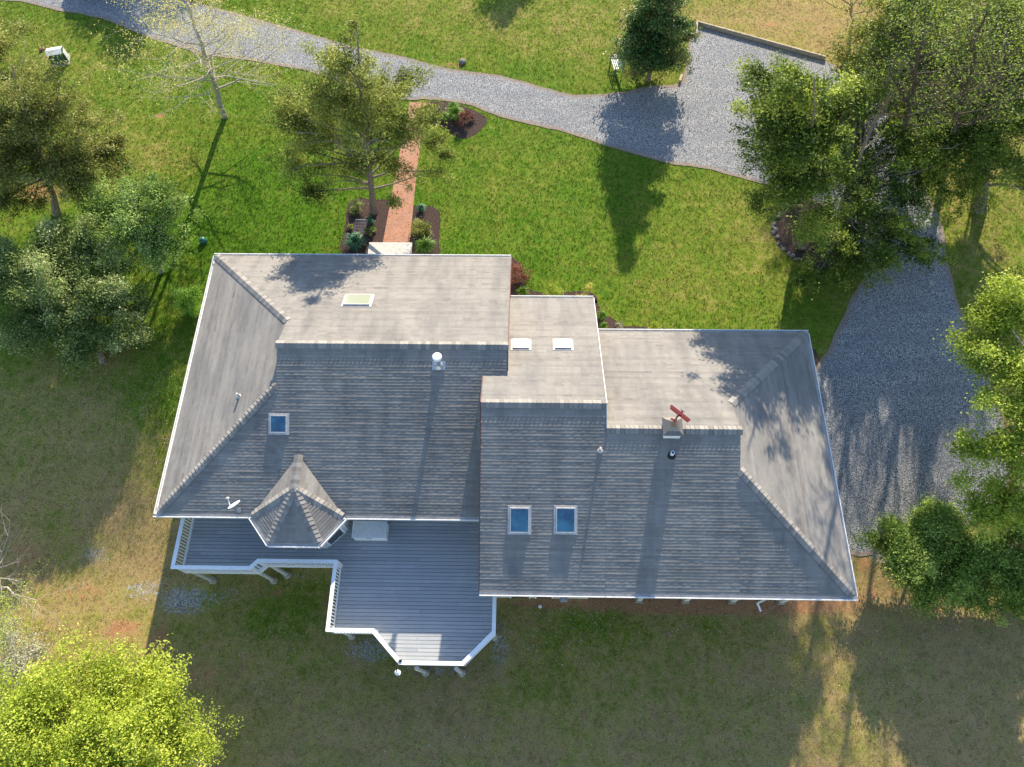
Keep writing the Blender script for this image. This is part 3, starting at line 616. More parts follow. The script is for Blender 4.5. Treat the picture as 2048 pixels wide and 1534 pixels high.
# cupola with weathervane
def cupola():
    c = Vector((5.53, RYR, RZR)); h = .31; r_ = math.radians(2)
    mb = MB(); mb.box(c.x-h, c.x+h, c.y-h, c.y+h, RZR-.25, RZR+.30); b = mb.build('cupola', M['white'], house)
    b['label'] = 'small white cupola with dark pyramid roof'
    H = .37; z0 = RZR+.30; pk = Vector((c.x, c.y, z0+.42)); mb = MB()
    ring = []                               # flared pyramid
    for f, z in ((1, 0), (.62, .10), (.3, .24), (0.04, .42)): ring.append([(c.x+sx*H*f, c.y+sy*H*f, z0+z) for sx, sy in ((-1, -1), (1, -1), (1, 1), (-1, 1))])
    mb.add([v for r2 in ring for v in r2]+[(c.x+sx*H, c.y+sy*H, z0-.025) for sx, sy in ((-1, -1), (1, -1), (1, 1), (-1, 1))],
           [(4*j+i, 4*j+(i+1) % 4, 4*j+4+(i+1) % 4, 4*j+4+i) for j in range(3) for i in range(4)]+[(12, 13, 14, 15), (19, 18, 17, 16)]+[(16+i, 16+(i+1) % 4, (i+1) % 4, i) for i in range(4)])
    mb.build('cupola_roof', M['bronze'], b)
    mb = MB(); zt = pk.z; mb.tube(pk, pk+Vector((0, 0, .72)), .012, .012, 6); mb.lathe(pk+Vector((0, 0, .15)), [(.01, -.05), (.05, 0), (.01, .05)], 10)
    for d in ((1, 0), (0, 1)): mb.tube(Vector((pk.x-.2*d[0], pk.y-.2*d[1], zt+.32)), Vector((pk.x+.2*d[0], pk.y+.2*d[1], zt+.32)), .008, .008, 5)
    mb.lathe((pk.x-.2, pk.y, zt+.32), [(.005, -.03), (.03, 0), (.005, .03)], 8); mb.lathe((pk.x, pk.y-.2, zt+.32), [(.005, -.03), (.03, 0), (.005, .03)], 8)
    mb.build('vane_pole', M['bronze'], b)
    o = Vector((pk.x+.02, pk.y, zt+.76)); wd = Vector((math.cos(R(-42)), math.sin(R(-42)), 0)); fd = Vector((-wd.y, wd.x, 0)); z_ = Vector((0, 0, 1)); mb = MB()
    mb.obox(o+z_*.10, wd*.43, fd*.055, z_*.006); mb.obox(o-z_*.03, wd*.40, fd*.055, z_*.006)
    for s in (-.3, .3):
        for g in (-.03, .03): mb.tube(o+wd*s+fd*g-z_*.03, o+wd*s+fd*g+z_*.10, .006, .006, 4)
    mb.tube(o-fd*.36, o+fd*.16, .018, .045, 8); mb.obox(o-fd*.33, wd*.12, fd*.035, z_*.005); mb.obox(o-fd*.34+z_*.05, wd*.004, fd*.04, z_*.05)
    mb.obox(o+fd*.18, wd*.10, fd*.004, z_*.012); mb.tube(o+wd*.08+fd*.06-z_*.09, o+wd*.10+fd*.06-z_*.09, .03, .03, 8); mb.tube(o-wd*.10+fd*.06-z_*.09, o-wd*.08+fd*.06-z_*.09, .03, .03, 8)
    mb.build('weathervane', M['red'], b)['label'] = 'red biplane weathervane turned to the upper left'
cupola()

# satellite dish on the eave
def dish():
    p = onroof(478, 1020, 'b', LYB)
    mb = MB(); mb.tube(p, p+Vector((0, 0, .35)), .025, .025, 8); mb.obox(p+Vector((0, 0, .02)), (.08, 0, 0), (0, .1, .04), (0, 0, .01)); d = mb.build('satellite_dish', M['wire'], house)
    d['label'] = 'small satellite dish near the turret'
    c = p+Vector((0, .05, .45)); ax = Vector((-.5, .62, .55)).normalized(); a = ax.orthogonal().normalized(); b = ax.cross(a); vs = [c]; n = 20
    for r_, dd in ((.12, .012), (.22, .04), (.29, .075)):
        for i in range(n): t = 2*math.pi*i/n; vs.append(c+a*r_*math.cos(t)+b*r_*math.sin(t)*.9+ax*dd)
    fs = [(0, 1+i, 1+(i+1) % n) for i in range(n)]+[(1+j*n+i, 1+j*n+(i+1) % n, 1+(j+1)*n+(i+1) % n, 1+(j+1)*n+i) for j in (0, 1) for i in range(n)]
    vs2 = [v-ax*.012 for v in vs]; k = len(vs); fs2 = [tuple(reversed([i+k for i in f])) for f in fs]; rim = [(1+2*n+i, 1+2*n+(i+1) % n, k+1+2*n+(i+1) % n, k+1+2*n+i) for i in range(n)]
    mb = MB(); mb.add(vs+vs2, fs+fs2+rim); mb.build('reflector', M['bin'], d)
    mb = MB(); e = c+ax*.42-b*.05; mb.tube(c-b*.2, e, .018, .018, 6); mb.obox(e, a*.09, b*.03, ax*.03); mb.build('feed_arm', M['gutter'], d)
dish()

# rear lower level, windows, downspouts, porch columns
def rear():
    for x0, x1 in ((-.55, .35), (.55, 1.35)):
        mb = MB(); mb.box(x0, x1, 4.69, 4.74, -2.1, -.5); f_ = mb.build('window', M['white'], house)
        mb = MB(); mb.box(x0+.07, x1-.07, 4.68, 4.688, -2.03, -.57); mb.build('pane', M['glassw'], f_)
    mb = MB(); mb.box(-.62, 2.8, 4.70, 4.748, -.46, -.30); mb.build('trim_board', M['white'], house)
    mb = MB(); mb.box(1.65, 1.95, 4.52, 4.74, -1.9, -1.3); mb.build('electric_meter', M['wire'], house)
    for x in (5.15, 7.2, 9.25, 11.4):
        mb = MB(); mb.box(x-.10, x+.10, 4.66, 4.86, -2.4, .1); c = mb.build('column', M['siding'], house); mb = MB(); mb.box(x-.16, x+.16, 4.6, 4.92, -2.45, -2.2); mb.build('column_base', M['conc'], c)
    mb = MB(); mb.path([Vector((10.3, 4.1, 2.65)), Vector((10.3, 4.4, 2.4)), Vector((10.3, 4.62, 2.3)), Vector((10.3, 4.62, -2.1)), Vector((10.45, 4.3, -2.25))], [.045]*5, 8); mb.build('downspout', M['white'], house)
    mb = MB(); mb.path([Vector((12.45, 8.2, 2.66)), Vector((12.1, 8.2, 2.4)), Vector((11.92, 8.2, 2.2)), Vector((11.92, 8.2, -1.2))], [.04]*4, 8); mb.build('downspout', M['white'], house)
    for x0, x1 in ((-12.4, -11.2), (-6.2, -4.4), (-3.8, -2.2)):        # on the deck
        mb = MB(); mb.box(x0, x1, 7.48, 7.54, .72, 2.6); f_ = mb.build('door' if x0 > -12 else 'window', M['white'], house)
        mb = MB(); mb.box(x0+.12, x1-.12, 7.465, 7.478, .9, 2.48); mb.build('pane', M['glassw'], f_)
    for x0, x1 in ((-12.2, -11), (-10, -8.8), (-4.4, -3.2)):
        mb = MB(); mb.box(x0, x1, 18.86, 18.91, .9, 2.3); f_ = mb.build('window', M['white'], house); mb = MB(); mb.box(x0+.08, x1-.08, 18.912, 18.92, .98, 2.22); mb.build('pane', M['glassw'], f_)
    mb = MB(); mb.box(-7.4, -6.4, 18.86, 18.92, .32, 2.4); d = mb.build('door', M['maroon'], house); mb = MB(); mb.tube((-6.52, 18.92, 1.35), (-6.52, 18.99, 1.35), .03, .035, 8); mb.build('handle', M['metal'], d)
    for x0, x1 in ((.2, 1.2), (4.2, 5.4), (8.4, 9.6)):
        y = 16.61 if x0 < 3 else 14.91
        mb = MB(); mb.box(x0, x1, y, y+.05, .9, 2.2); f_ = mb.build('window', M['white'], house); mb = MB(); mb.box(x0+.08, x1-.08, y+.051, y+.06, .98, 2.12); mb.build('pane', M['glassw'], f_)
    for y0 in (6.6, 10.2):
        mb = MB(); mb.box(11.86, 11.92, y0, y0+2.8, float(gz(y0)), .6); d = mb.build('garage_door', M['white'], house)
        mb = MB(); mb.box(11.921, 11.94, y0+1.3, y0+1.5, float(gz(y0))+.5, float(gz(y0))+.56); mb.build('handle', M['dark'], d)
rear()

# front landing
pt = thing('porch_landing', 'pale boarded front landing where the brick path meets the house', 'porch', (-7, 20.4, .0))
mb = MB(); tl = ccw([(-8.05, 18.93), (-5.82, 18.93), (-5.82, 21.9), (-8.05, 21.9)]); y = 18.93
while y < 21.88:
    mb.box(-8.05, -5.82, y, y+.133, .24, .28, random.random()); y += .14
mb.build('board', simple('pale_boards', (.62, .58, .52), .8, .2, .12, 6), pt)
mb = MB(); mb.box(-8.0, -5.87, 18.95, 21.84, -.05, .238); mb.build('frame', M['white'], pt)

# ------------------------------------------------------------------ deck
deck = thing('deck', 'grey boarded raised deck with white railings behind the house', 'deck', (-7, 5, -2.4))
DZ = .7
RP = [(-14.16, 7.5), (-14.16, 5.24), (-11.02, 5.24), (-10.73, 5.54), (-7.57, 5.54), (-7.57, 2.92), (-5.81, 2.92), (-4.65, 1.77), (-2.26, 1.77), (-1.1, 2.92), (-1.1, 4.6)]
RP = [(x*.9855, (y*.9855 if y < 7 else 7.56)) for x, y in RP]
def ins(x0, x1, y0, y1): return [(x0, y0), (x1, y0), (x1, y1), (x0, y1)]
q_ = .9855
convs = [[(-14.16*q_, 5.54*q_), (-14.16*q_, 5.24*q_), (-11.02*q_, 5.24*q_), (-10.73*q_, 5.54*q_)], ins(-14.16*q_, -1.35, 5.54*q_, 7.56), ins(-7.57*q_, -1.1*q_, 2.92*q_, 5.54*q_), [(-5.81*q_, 2.92*q_), (-4.65*q_, 1.77*q_), (-2.26*q_, 1.77*q_), (-1.1*q_, 2.92*q_)]]
mb = MB(); k = 0
for c in convs:
    c = ccw(c); y0 = min(p[1] for p in c); y1 = max(p[1] for p in c); r = math.floor(y0/.146)
    while r*.146 < y1:
        rr = random.Random(r); x = -15-rr.uniform(0, 3)
        while x < -1:
            L = rr.choice((3.6, 4.8, 3.0)); pl = clip([(x, r*.146+.014), (x+L-.006, r*.146+.014), (x+L-.006, (r+1)*.146), (x, (r+1)*.146)], c); col_ = rr.random()
            if len(pl) >= 3:
                n = len(pl); mb.add([(p[0], p[1], DZ) for p in pl]+[(p[0], p[1], DZ-.03) for p in pl], [tuple(range(n)), tuple(range(2*n-1, n-1, -1))]+[(i, n+i, n+(i+1) % n, (i+1) % n) for i in range(n)], col_)
            x += L
        r += 1
mb.build('deck_floor', M['deck'], deck)
mb = MB()
for c in convs: mb.prism([(p[0], p[1]) for p in c], DZ-.10, DZ-.034)
mb.build('underdeck_slab', simple('gap_shade', (.10, .09, .08), .9, .1), deck)  # one solid slab, coloured dark so the board gaps look shaded
mb = MB(); segs0 = list(zip(RP[:-1], RP[1:]))
for a, b in segs0: k_ = .003*(segs0.index((a, b)) % 2); mb.bar((*a, DZ-.14-k_), (*b, DZ-.14-k_), .035, .26)
mb.build('skirt_board', M['white'], deck)
nb = 0; stuffb = MB()
segs = list(zip(RP[:-1], RP[1:])); order = [0, 4, 2, 1, 3, 5, 6, 7, 8, 9]
for i in order:
    a, b = segs[i]; A_ = Vector((*a, 0)); B2 = Vector((*b, 0)); L = (B2-A_).length; d = (B2-A_)/L
    zz_ = Vector((0, 0, .004*(i % 2))); mb = MB(); mb.bar(Vector((*a, DZ+1.0))-d*.05+zz_, Vector((*b, DZ+1.0))+d*.05+zz_, .15, .035); rl = mb.build('railing', M['white'], deck)
    mb = MB(); mb.bar(Vector((*a, DZ+.925))+zz_, Vector((*b, DZ+.925))+zz_, .04, .08); mb.build('upper_rail', M['white'], rl)
    mb = MB(); mb.bar(Vector((*a, DZ+.10))+zz_, Vector((*b, DZ+.10))+zz_, .045, .075); mb.build('bottom_rail', M['white'], rl)
    n = max(2, int(L/.125))
    for j in range(n):
        p = A_+d*(L*(j+.5)/n)
        if nb < 98: q = MB(); q.box(p.x-.018, p.x+.018, p.y-.018, p.y+.018, DZ+.10, DZ+.90); q.build('baluster', M['white'], rl); nb += 1
        else: stuffb.box(p.x-.018, p.x+.018, p.y-.018, p.y+.018, DZ+.10, DZ+.90)
stuffb.build('baluster', M['white'], deck)['kind'] = 'stuff'
for x, y in [(-14.12, 5.28), (-11.0, 5.28), (-10.72, 5.56), (-7.55, 5.56), (-7.55, 2.95), (-5.82, 2.95), (-4.66, 1.8), (-2.26, 1.8), (-1.12, 2.94)]:
    mb = MB(); x *= .9855; y *= .9855; mb.box(x-.05, x+.05, y-.05, y+.05, DZ-.2, DZ+.955); mb.build('railing_post', M['white'], deck)
for x, y in [(-13.95, 5.32), (-11.2, 5.36), (-10.62, 5.60), (-7.40, 5.75), (-7.42, 3.05), (-5.6, 3.0), (-4.1, 1.62), (-2.55, 1.62), (-1.2, 3.1), (-4.3, 5.0), (-11, 7.2)]:
    mb = MB(); mb.tube((x, y, -2.1), (x, y, DZ-.1), .085, .085, 14); pz = mb.build('post', M['postp'], deck)
    mb = MB(); mb.lathe((x, y, -2.42), [(.17, 0), (.17, .18), (.15, .24), (.12, .26), (.11, .36)], 16); mb.build('footing', M['conc'], pz)
# storage bin on the deck
def bin_():
    c = P(738, 1058, 1.4); t = thing('storage_bin', 'pale grey slatted storage bin on the deck beside the turret', 'storage box', (c.x, c.y, DZ)); hx, hy = .68, .32
    mb = MB(); mb.box(c.x-hx, c.x+hx, c.y-hy, c.y+hy, DZ, DZ+.56)
    for i in range(22): x = c.x-hx+.04+i*(2*hx-.08)/21; mb.box(x-.012, x+.012, c.y-hy-.012, c.y-hy, DZ+.04, DZ+.52)
    mb.build('body', M['bin'], t)
    mb = MB(); n = 24
    for i in range(n): x0 = c.x-hx-.03+i*(2*hx+.06)/n; mb.obox((x0+(hx+.03)/n, c.y, DZ+.60), ((hx+.03)/n-.007, 0, 0), (0, hy+.03, .015), (0, 0, .02))
    mb.box(c.x-hx-.02, c.x+hx+.02, c.y-hy-.02, c.y+hy+.02, DZ+.562, DZ+.578); mb.build('lid', M['bin'], t)
    mb = MB(); mb.box(c.x-.1, c.x+.1, c.y-hy-.05, c.y-hy-.034, DZ+.50, DZ+.54); mb.build('handle', M['wire'], t)
bin_()
def feeder():
    x, y = -4.6, 1.70; t = thing('bird_feeder', 'small white bird feeder hanging from a dark bracket at the deck rail corner', 'bird feeder', (x, y, DZ+1))
    mb = MB(); mb.path([Vector((x+.03, y+.12, 1.74)), Vector((x+.0, y, 2.15)), Vector((x, y-.12, 2.25)), Vector((x, y-.32, 2.20))], [.014]*4, 6); mb.obox((x+.03, y+.1, 1.74), (.06, 0, 0), (0, .05, 0), (0, 0, .015)); mb.build('bracket', M['dark'], t)
    mb = MB(); mb.lathe((x, y-.32, 1.82), [(.10, 0), (.10, .03), (.05, .04), (.05, .22), (.10, .24), (.02, .32)], 12); mb.tube((x, y-.32, 2.13), (x, y-.32, 2.20), .004, .004, 4); mb.build('seed_tube', M['white'], t)
feeder()

# ------------------------------------------------------------------ foliage
def leaves(parts, name, mat, parent=None, base=None, size=(.05, .10), aspect=.5, upb=.6, droop=0):
    """parts: list of (centre(3), n, sigma(3), axis or None, tint)"""
    C, TT = [], []
    for c, n, sg, ax, ti in parts:
        o = rng.normal(0, 1, (n, 3))*np.array(sg)
        if ax is not None:
            a = np.array(ax); o = o+np.abs(rng.normal(0, 1, (n, 1)))*a
        C.append(np.array(c)+o); TT.append(np.clip(ti+rng.normal(0, .22, n), 0, 1))
    C = np.concatenate(C); TT = np.concatenate(TT); n = len(C)
    nn = rng.normal(0, 1, (n, 3)); nn[:, 2] = np.abs(nn[:, 2])+upb*.3; nn[:, 1] += .45; nn /= np.linalg.norm(nn, axis=1)[:, None]
    u = np.cross(nn, rng.normal(0, 1, (n, 3))); u /= np.linalg.norm(u, axis=1)[:, None]+1e-9; v = np.cross(nn, u)
    L = rng.uniform(size[0], size[1], n)[:, None]
    V = np.stack([C-u*L, C-v*L*aspect, C+u*L, C+v*L*aspect], 1)
    return np_mesh(name, V, 4, mat, parent, base, np.repeat(TT, 4))
def crown_tree(name, label, cat, base, top, blobs, mat, bark='bark', n_clump=300, per=60, cr=.28, size=(.05, .10), aspect=.5, trunk_r=.16, nb=26, spray=0., group=None, shell=2.0, seed=1, minz=.3, bsp=.42):
    rs = np.random.default_rng(seed); base = Vector(base); top = Vector(top); t = thing(name, label, cat, base, group)
    B = np.array([[b[0], b[1], b[2], b[3], b[4], b[5]] for b in blobs]); wts = (B[:, 3]*B[:, 4]*B[:, 5])**.75; wts = np.maximum(wts, wts.mean()*.22); wts /= wts.sum()
    nbo = max(8, int(n_clump/7)); k = rs.choice(len(B), nbo, p=wts); d = rs.normal(0, 1, (nbo, 3)); d /= np.linalg.norm(d, axis=1)[:, None]
    r = rs.random(nbo)**(1/shell); C0 = B[k, :3]+d*r[:, None]*B[k, 3:6]; kk = rs.integers(0, nbo, n_clump); bo = np.array([base.x+(top.x-base.x)*.5, base.y+(top.y-base.y)*.5])
    od = C0[:, :2]-bo; od /= np.linalg.norm(od, axis=1)[:, None]+1e-6; sp = np.minimum(B[k, 3], 1.2)*bsp; al = rs.normal(0, 1, n_clump)
    C = C0[kk]+rs.normal(0, 1, (n_clump, 3))*(sp[kk]*np.array([[.5], [.5], [.28]])).T; C[:, :2] += od[kk]*(al*sp[kk])[:, None]; C[:, 2] -= np.abs(al)*sp[kk]*.15; C[:, 2] = np.maximum(C[:, 2], base.z+minz)
    parts = []; tint = (rs.normal(.5, .20, nbo))[kk]+rs.normal(0, .10, n_clump)
    for i in range(n_clump):
        ax = None
        if spray:
            o = C[i]-np.array([base.x+(top.x-base.x)*.5, base.y+(top.y-base.y)*.5, C[i][2]]); o = o/(np.linalg.norm(o)+1e-6); ax = o*spray+np.array([0, 0, spray*.25])
        m = int(per*rs.uniform(.45, 1.5)); s = cr*rs.uniform(.6, 1.35)
        parts.append((C[i], m, (s, s, s*.65), ax, tint[i]))
    leaves(parts, 'crown', mat, t, size=size, aspect=aspect)
    mb = MB(); H = (top-base); pts = []; rr = []; n = 7
    for i in range(n+1):
        f = i/n; pts.append(base+H*f+Vector((rs.normal(0, .05), rs.normal(0, .05), 0))*(0 if i in (0,) else 1)*H.length*.12); rr.append(trunk_r*(1-.86*f)+(.06*trunk_r/.16 if i == 0 else 0))
    pts[0] = base-Vector((0, 0, .1)); mb.path(pts, rr, 8)
    def on(f):
        f = min(.97, max(.08, f))*n; i = int(f); return pts[i].lerp(pts[min(n, i+1)], f-i), rr[i]
    sel = rs.choice(n_clump, min(nb, n_clump), replace=False)
    for i in sel:
        c = Vector(C[i]); f = (c.z-base.z)/max(.5, H.z)*rs.uniform(.55, .95); a, ra = on(f); m1 = a.lerp(c, .4)+Vector((rs.normal(0, .12), rs.normal(0, .12), rs.uniform(.0, .25))); m2 = a.lerp(c, .75)+Vector((rs.normal(0, .12), rs.normal(0, .12), .1))
        r0 = min(ra*.55, .075); mb.path([a, m1, m2, c], [r0, r0*.62, r0*.38, r0*.15], 5)
    mb.build('trunk', M[bark], t); return t
def B3(px, py, z, r, ry=None, rz=None):
    p = P(px, py, z); return (p.x, p.y, z, r, ry or r, rz or r*.8)
M['cedar'] = leafm('cedar_foliage', (0.09, 0.115, 0.02), (0.23, 0.26, 0.042), (0.48, 0.48, 0.11), 0.36)
M['cedar2'] = leafm('olive_cedar_foliage', (0.1, 0.115, 0.02), (0.23, 0.24, 0.045), (0.46, 0.44, 0.14), 0.38)
M['cedar3'] = leafm('green_cedar_foliage', (0.04, 0.075, 0.012), (0.14, 0.205, 0.026), (0.42, 0.47, 0.06), 0.36)
M['holly'] = leafm('glossy_green_leaves', (0.07, 0.14, 0.02), (0.24, 0.34, 0.045), (0.5, 0.58, 0.15), 0.38, .5, .3)
M['maglf'] = leafm('magnolia_leaves', (0.03, 0.08, 0.02), (0.09, 0.19, 0.035), (0.36, 0.3, 0.1), 0.25, .45, .35)
M['midg'] = leafm('mid_green_leaves', (0.12, 0.2, 0.03), (0.29, 0.4, 0.07), (0.52, 0.6, 0.2), 0.4)
M['paleg'] = leafm('pale_olive_leaves', (0.06, 0.1, 0.02), (0.19, 0.26, 0.055), (0.58, 0.6, 0.26), 0.35)
M['lime'] = leafm('spring_lime_leaves', (0.22, 0.29, 0.025), (0.4, 0.47, 0.04), (0.62, 0.66, 0.12), 0.45)
M['yellowg'] = leafm('yellow_green_leaves', (0.18, 0.24, 0.02), (0.34, 0.43, 0.04), (0.58, 0.64, 0.12), 0.45)
M['bud'] = leafm('spring_buds', (0.4, 0.36, 0.07), (0.64, 0.58, 0.14), (0.82, 0.74, 0.26), 0.4)
M['blossom'] = leafm('pale_blossom', (.20, .24, .10), (.38, .38, .24), (.60, .56, .46), .3)
M['redleaf'] = leafm('red_barberry_leaves', (.10, .03, .02), (.22, .075, .05), (.34, .14, .08), .3)
M['iris'] = leafm('blue_green_blades', (.03, .11, .05), (.08, .22, .12), (.22, .36, .22), .35)
M['daylily'] = leafm('green_blades', (.06, .16, .01), (.15, .30, .03), (.34, .46, .10), .4)

# cedar by the brick path
pb = G(748, 424); crown_tree('cedar_tree', 'open cedar with bare limbs overhanging the brick path', 'tree', pb, (-7.15, 26.1, 9.9),
    [B3(*a) for a in ((703, 62, 9.4, .4, .4, .6), (695, 92, 8.9, .75, .75, .5), (720, 112, 8.3, .8, .8, .5), (670, 120, 8.2, .8, .8, .5), (690, 140, 8.0, 1.0, 1.0, .6), (730, 180, 6.9, 1.3), (665, 190, 6.6, 1.5), (610, 215, 5.2, 1.3), (785, 190, 5.6, 1.3), (710, 235, 5.8, 1.6), (640, 265, 4.4, 1.5), (770, 265, 4.6, 1.4), (590, 245, 4.3, .8), (835, 235, 3.8, .7), (865, 285, 3.0, .6), (875, 350, 2.4, .6), (890, 310, 2.6, .4), (640, 330, 3.2, 1.2), (720, 330, 3.4, 1.3), (645, 385, 2.4, .7), (590, 320, 3., .5), (790, 330, 3.2, .9), (785, 405, 2.6, .5), (745, 385, 2.2, .8))],
    M['cedar'], n_clump=1050, per=80, cr=.17, size=(.035, .08), aspect=.45, trunk_r=.17, nb=55, spray=.22, seed=3, shell=1.7)
# olive cedar at the left edge
pb = G(112, 428); tp = P(25, 130, 8.5); crown_tree('cedar_tree', 'sprawling olive cedar over bare brown soil, at the left edge', 'tree', pb, tp,
    [B3(*a) for a in ((30, 150, 7.5, 1.3), (20, 210, 6.5, 1.8), (95, 200, 6, 1.4), (80, 270, 5, 2.0), (165, 290, 3.8, 1.3), (175, 350, 3.2, 1.2), (15, 320, 4, 1.8), (130, 240, 5, 1.3), (205, 300, 3, .6), (100, 330, 3.5, 1.3), (5, 400, 3, 1.0), (-40, 260, 5.5, 2), (185, 385, 2.5, .9), (60, 390, 2.2, .9), (215, 330, 2.6, .8), (130, 330, 4, 1.2), (5, 90, 7.5, 1.1))],
    M['cedar2'], n_clump=1250, per=85, cr=.18, size=(.035, .08), aspect=.45, trunk_r=.18, nb=60, spray=.2, seed=4, bark='bark')
# slim green tree and big shrubby tree at left
pb = G(322, 545); crown_tree('maple_tree', 'slim mid green young tree whose leaning trunk shows above the house corner', 'tree', pb, P(262, 400, 4.8),
    [B3(*a) for a in ((265, 400, 4, 1.2), (325, 390, 3.8, .8), (225, 415, 3.6, 1.2), (300, 440, 3.2, 1.2), (340, 420, 3.2, .7), (255, 465, 3, 1.2), (305, 490, 2.5, .9), (195, 400, 3.4, .7))],
    M['midg'], n_clump=420, per=90, cr=.2, size=(.035, .07), aspect=.6, trunk_r=.10, nb=30, seed=5, bark='barkl')
pb = G(205, 722); crown_tree('holly_tree', 'broad pale olive leafed tree with dense crown, beside the lawn left of the house', 'tree', pb, P(165, 610, 2.2),
    [B3(*a) for a in ((110, 480, 3.1, 1.5), (185, 510, 3.1, 1.5), (60, 540, 2.7, 1.6), (140, 560, 3.1, 1.9), (220, 580, 2.6, 1.5), (20, 580, 2.2, 1.5), (100, 620, 2.5, 1.7), (180, 640, 2.0, 1.6), (260, 600, 1.9, .9), (240, 670, 1.5, 1.0), (165, 690, 1.2, 1.0), (60, 650, 1.6, 1.1), (290, 640, 1.4, .5), (-20, 520, 3.5, 1.3))],
    M['paleg'], n_clump=1200, per=95, cr=.19, size=(.03, .065), aspect=.6, trunk_r=.15, nb=8, seed=6, shell=3, bsp=.27)
# magnolia
pb = G(1296, 160); crown_tree('magnolia_tree', 'dark glossy magnolia with rusty leaf undersides standing between lawn and gravel pad', 'tree', pb, (pb.x+.5, pb.y+.5, 6.6),
    [(pb.x-.05+z*.06, pb.y+.1+z*.07, z, r_, r_, .45) for z, r_ in ((1.1, 1.6), (1.8, 2.2), (2.5, 2.35), (3.1, 2.15), (3.7, 1.8), (4.3, 1.5), (4.9, 1.25), (5.5, 1.0), (6.1, .7), (6.7, .35))],
    M['maglf'], n_clump=1000, per=58, cr=.18, size=(.045, .09), aspect=.45, trunk_r=.12, nb=40, seed=7, minz=.7, bsp=.2)
# right hand cedars over the drive
pb = G(1606, 492); crown_tree('cedar_tree', 'tall cedar rising from the stone edged bed, spreading over the gravel pad edge', 'tree', pb, P(1630, 150, 11),
    [B3(*a) for a in ((1625, 180, 9.9, 1.2), (1580, 190, 8.4, 1.3), (1550, 170, 7.8, .9), (1660, 220, 8.1, 1.4), (1560, 250, 7.4, 1.4), (1620, 270, 7.8, 1.6), (1545, 320, 6.3, 1.3), (1600, 350, 6.0, 1.5), (1560, 390, 5.0, 1.1), (1620, 410, 4.8, 1.2), (1510, 280, 6.8, .5), (1515, 160, 7.6, .5), (1600, 460, 3.8, .9), (1650, 480, 3.1, 1), (1700, 180, 8.1, 1))],
    M['cedar3'], n_clump=900, per=85, cr=0.18, size=(.04, .085), aspect=.5, trunk_r=.20, nb=80, spray=.2, seed=8)
pb = G(1652, 500); crown_tree('cedar_tree', 'tall dark cedar nearest the side roof of the house, over the lower drive', 'tree', pb, P(1740, 260, 5.5),
    [B3(*a) for a in ((1760, 180, 5.0, 1.2), (1790, 260, 4.6, 1.4), (1730, 300, 4.0, 1.4), (1780, 340, 3.5, 1.5), (1700, 380, 3.0, 1.3), (1830, 400, 3.0, 1.4), (1760, 430, 2.5, 1.5), (1680, 470, 2.0, 1.2), (1730, 510, 1.8, 1.1), (1820, 470, 2.0, 1.2), (1670, 530, 1.3, .8), (1850, 330, 3.5, 1.2), (1860, 490, 1.8, .7), (1620, 540, 1.2, .6), (1700, 250, 4.1, 1.3), (1740, 120, 4.4, 1.2))]+[(16.4, 26, 10.2, 1.1, 1.1, .9), (15.3, 25.5, 9.2, 1.1, 1.1, .9), (15.6, 26.3, 11.4, .8, .8, .7)],  # last three high clumps are added to shade the lower right lawn
    M['cedar3'], n_clump=860, per=85, cr=0.18, size=(.04, .085), aspect=.5, trunk_r=.24, nb=90, spray=.2, seed=9)
pb = G(1960, 420); crown_tree('cedar_tree', 'big bright green cedar at the right edge, right of the drive', 'tree', pb, P(2010, 60, 8),
    [B3(*a) for a in ((1980, 80, 6.3, 1.6), (1900, 130, 5.7, 1.6), (2030, 140, 5.7, 1.6), (1950, 190, 5.1, 1.9), (1880, 230, 4.5, 1.5), (2020, 240, 4.5, 1.6), (1930, 290, 3.9, 1.7), (2010, 330, 3.3, 1.3), (1880, 340, 3.3, 1.2), (1950, 370, 2.7, 1.2), (1830, 200, 4.2, 1.4), (2050, 60, 5.6, 1.4), (2060, 380, 2.5, 1.0), (1880, 60, 7, 1.5), (1990, 30, 7.5, 1.5), (1830, 120, 6, 1.4), (1780, 170, 5.5, 1.2), (1990, 180, 6, 1.5), (1850, 260, 5, 1.3))],
    M['cedar3'], n_clump=1750, per=85, cr=0.19, size=(.035, .08), aspect=.5, trunk_r=.28, nb=80, spray=.22, seed=10)
pb = G(1850, 190); crown_tree('cedar_tree', 'loose cedar behind the gravel pad at the top of the view', 'tree', pb, P(1830, 40, 6.5),
    [B3(*a) for a in ((1830, 20, 6.5, 1.6), (1770, 70, 5.4, 1.5), (1860, 80, 5.8, 1.7), (1720, 110, 4.3, 1.1), (1800, 120, 4.7, 1.5), (1690, 130, 3.6, .7), (1900, 30, 5.8, 1.6), (1880, -20, 6.5, 1.8), (1960, 10, 5.8, 1.3), (1850, 150, 3.6, 1.3))],
    M['cedar'], n_clump=700, per=85, cr=0.2, size=(.035, .08), aspect=.5, trunk_r=.22, nb=80, spray=.22, seed=11)
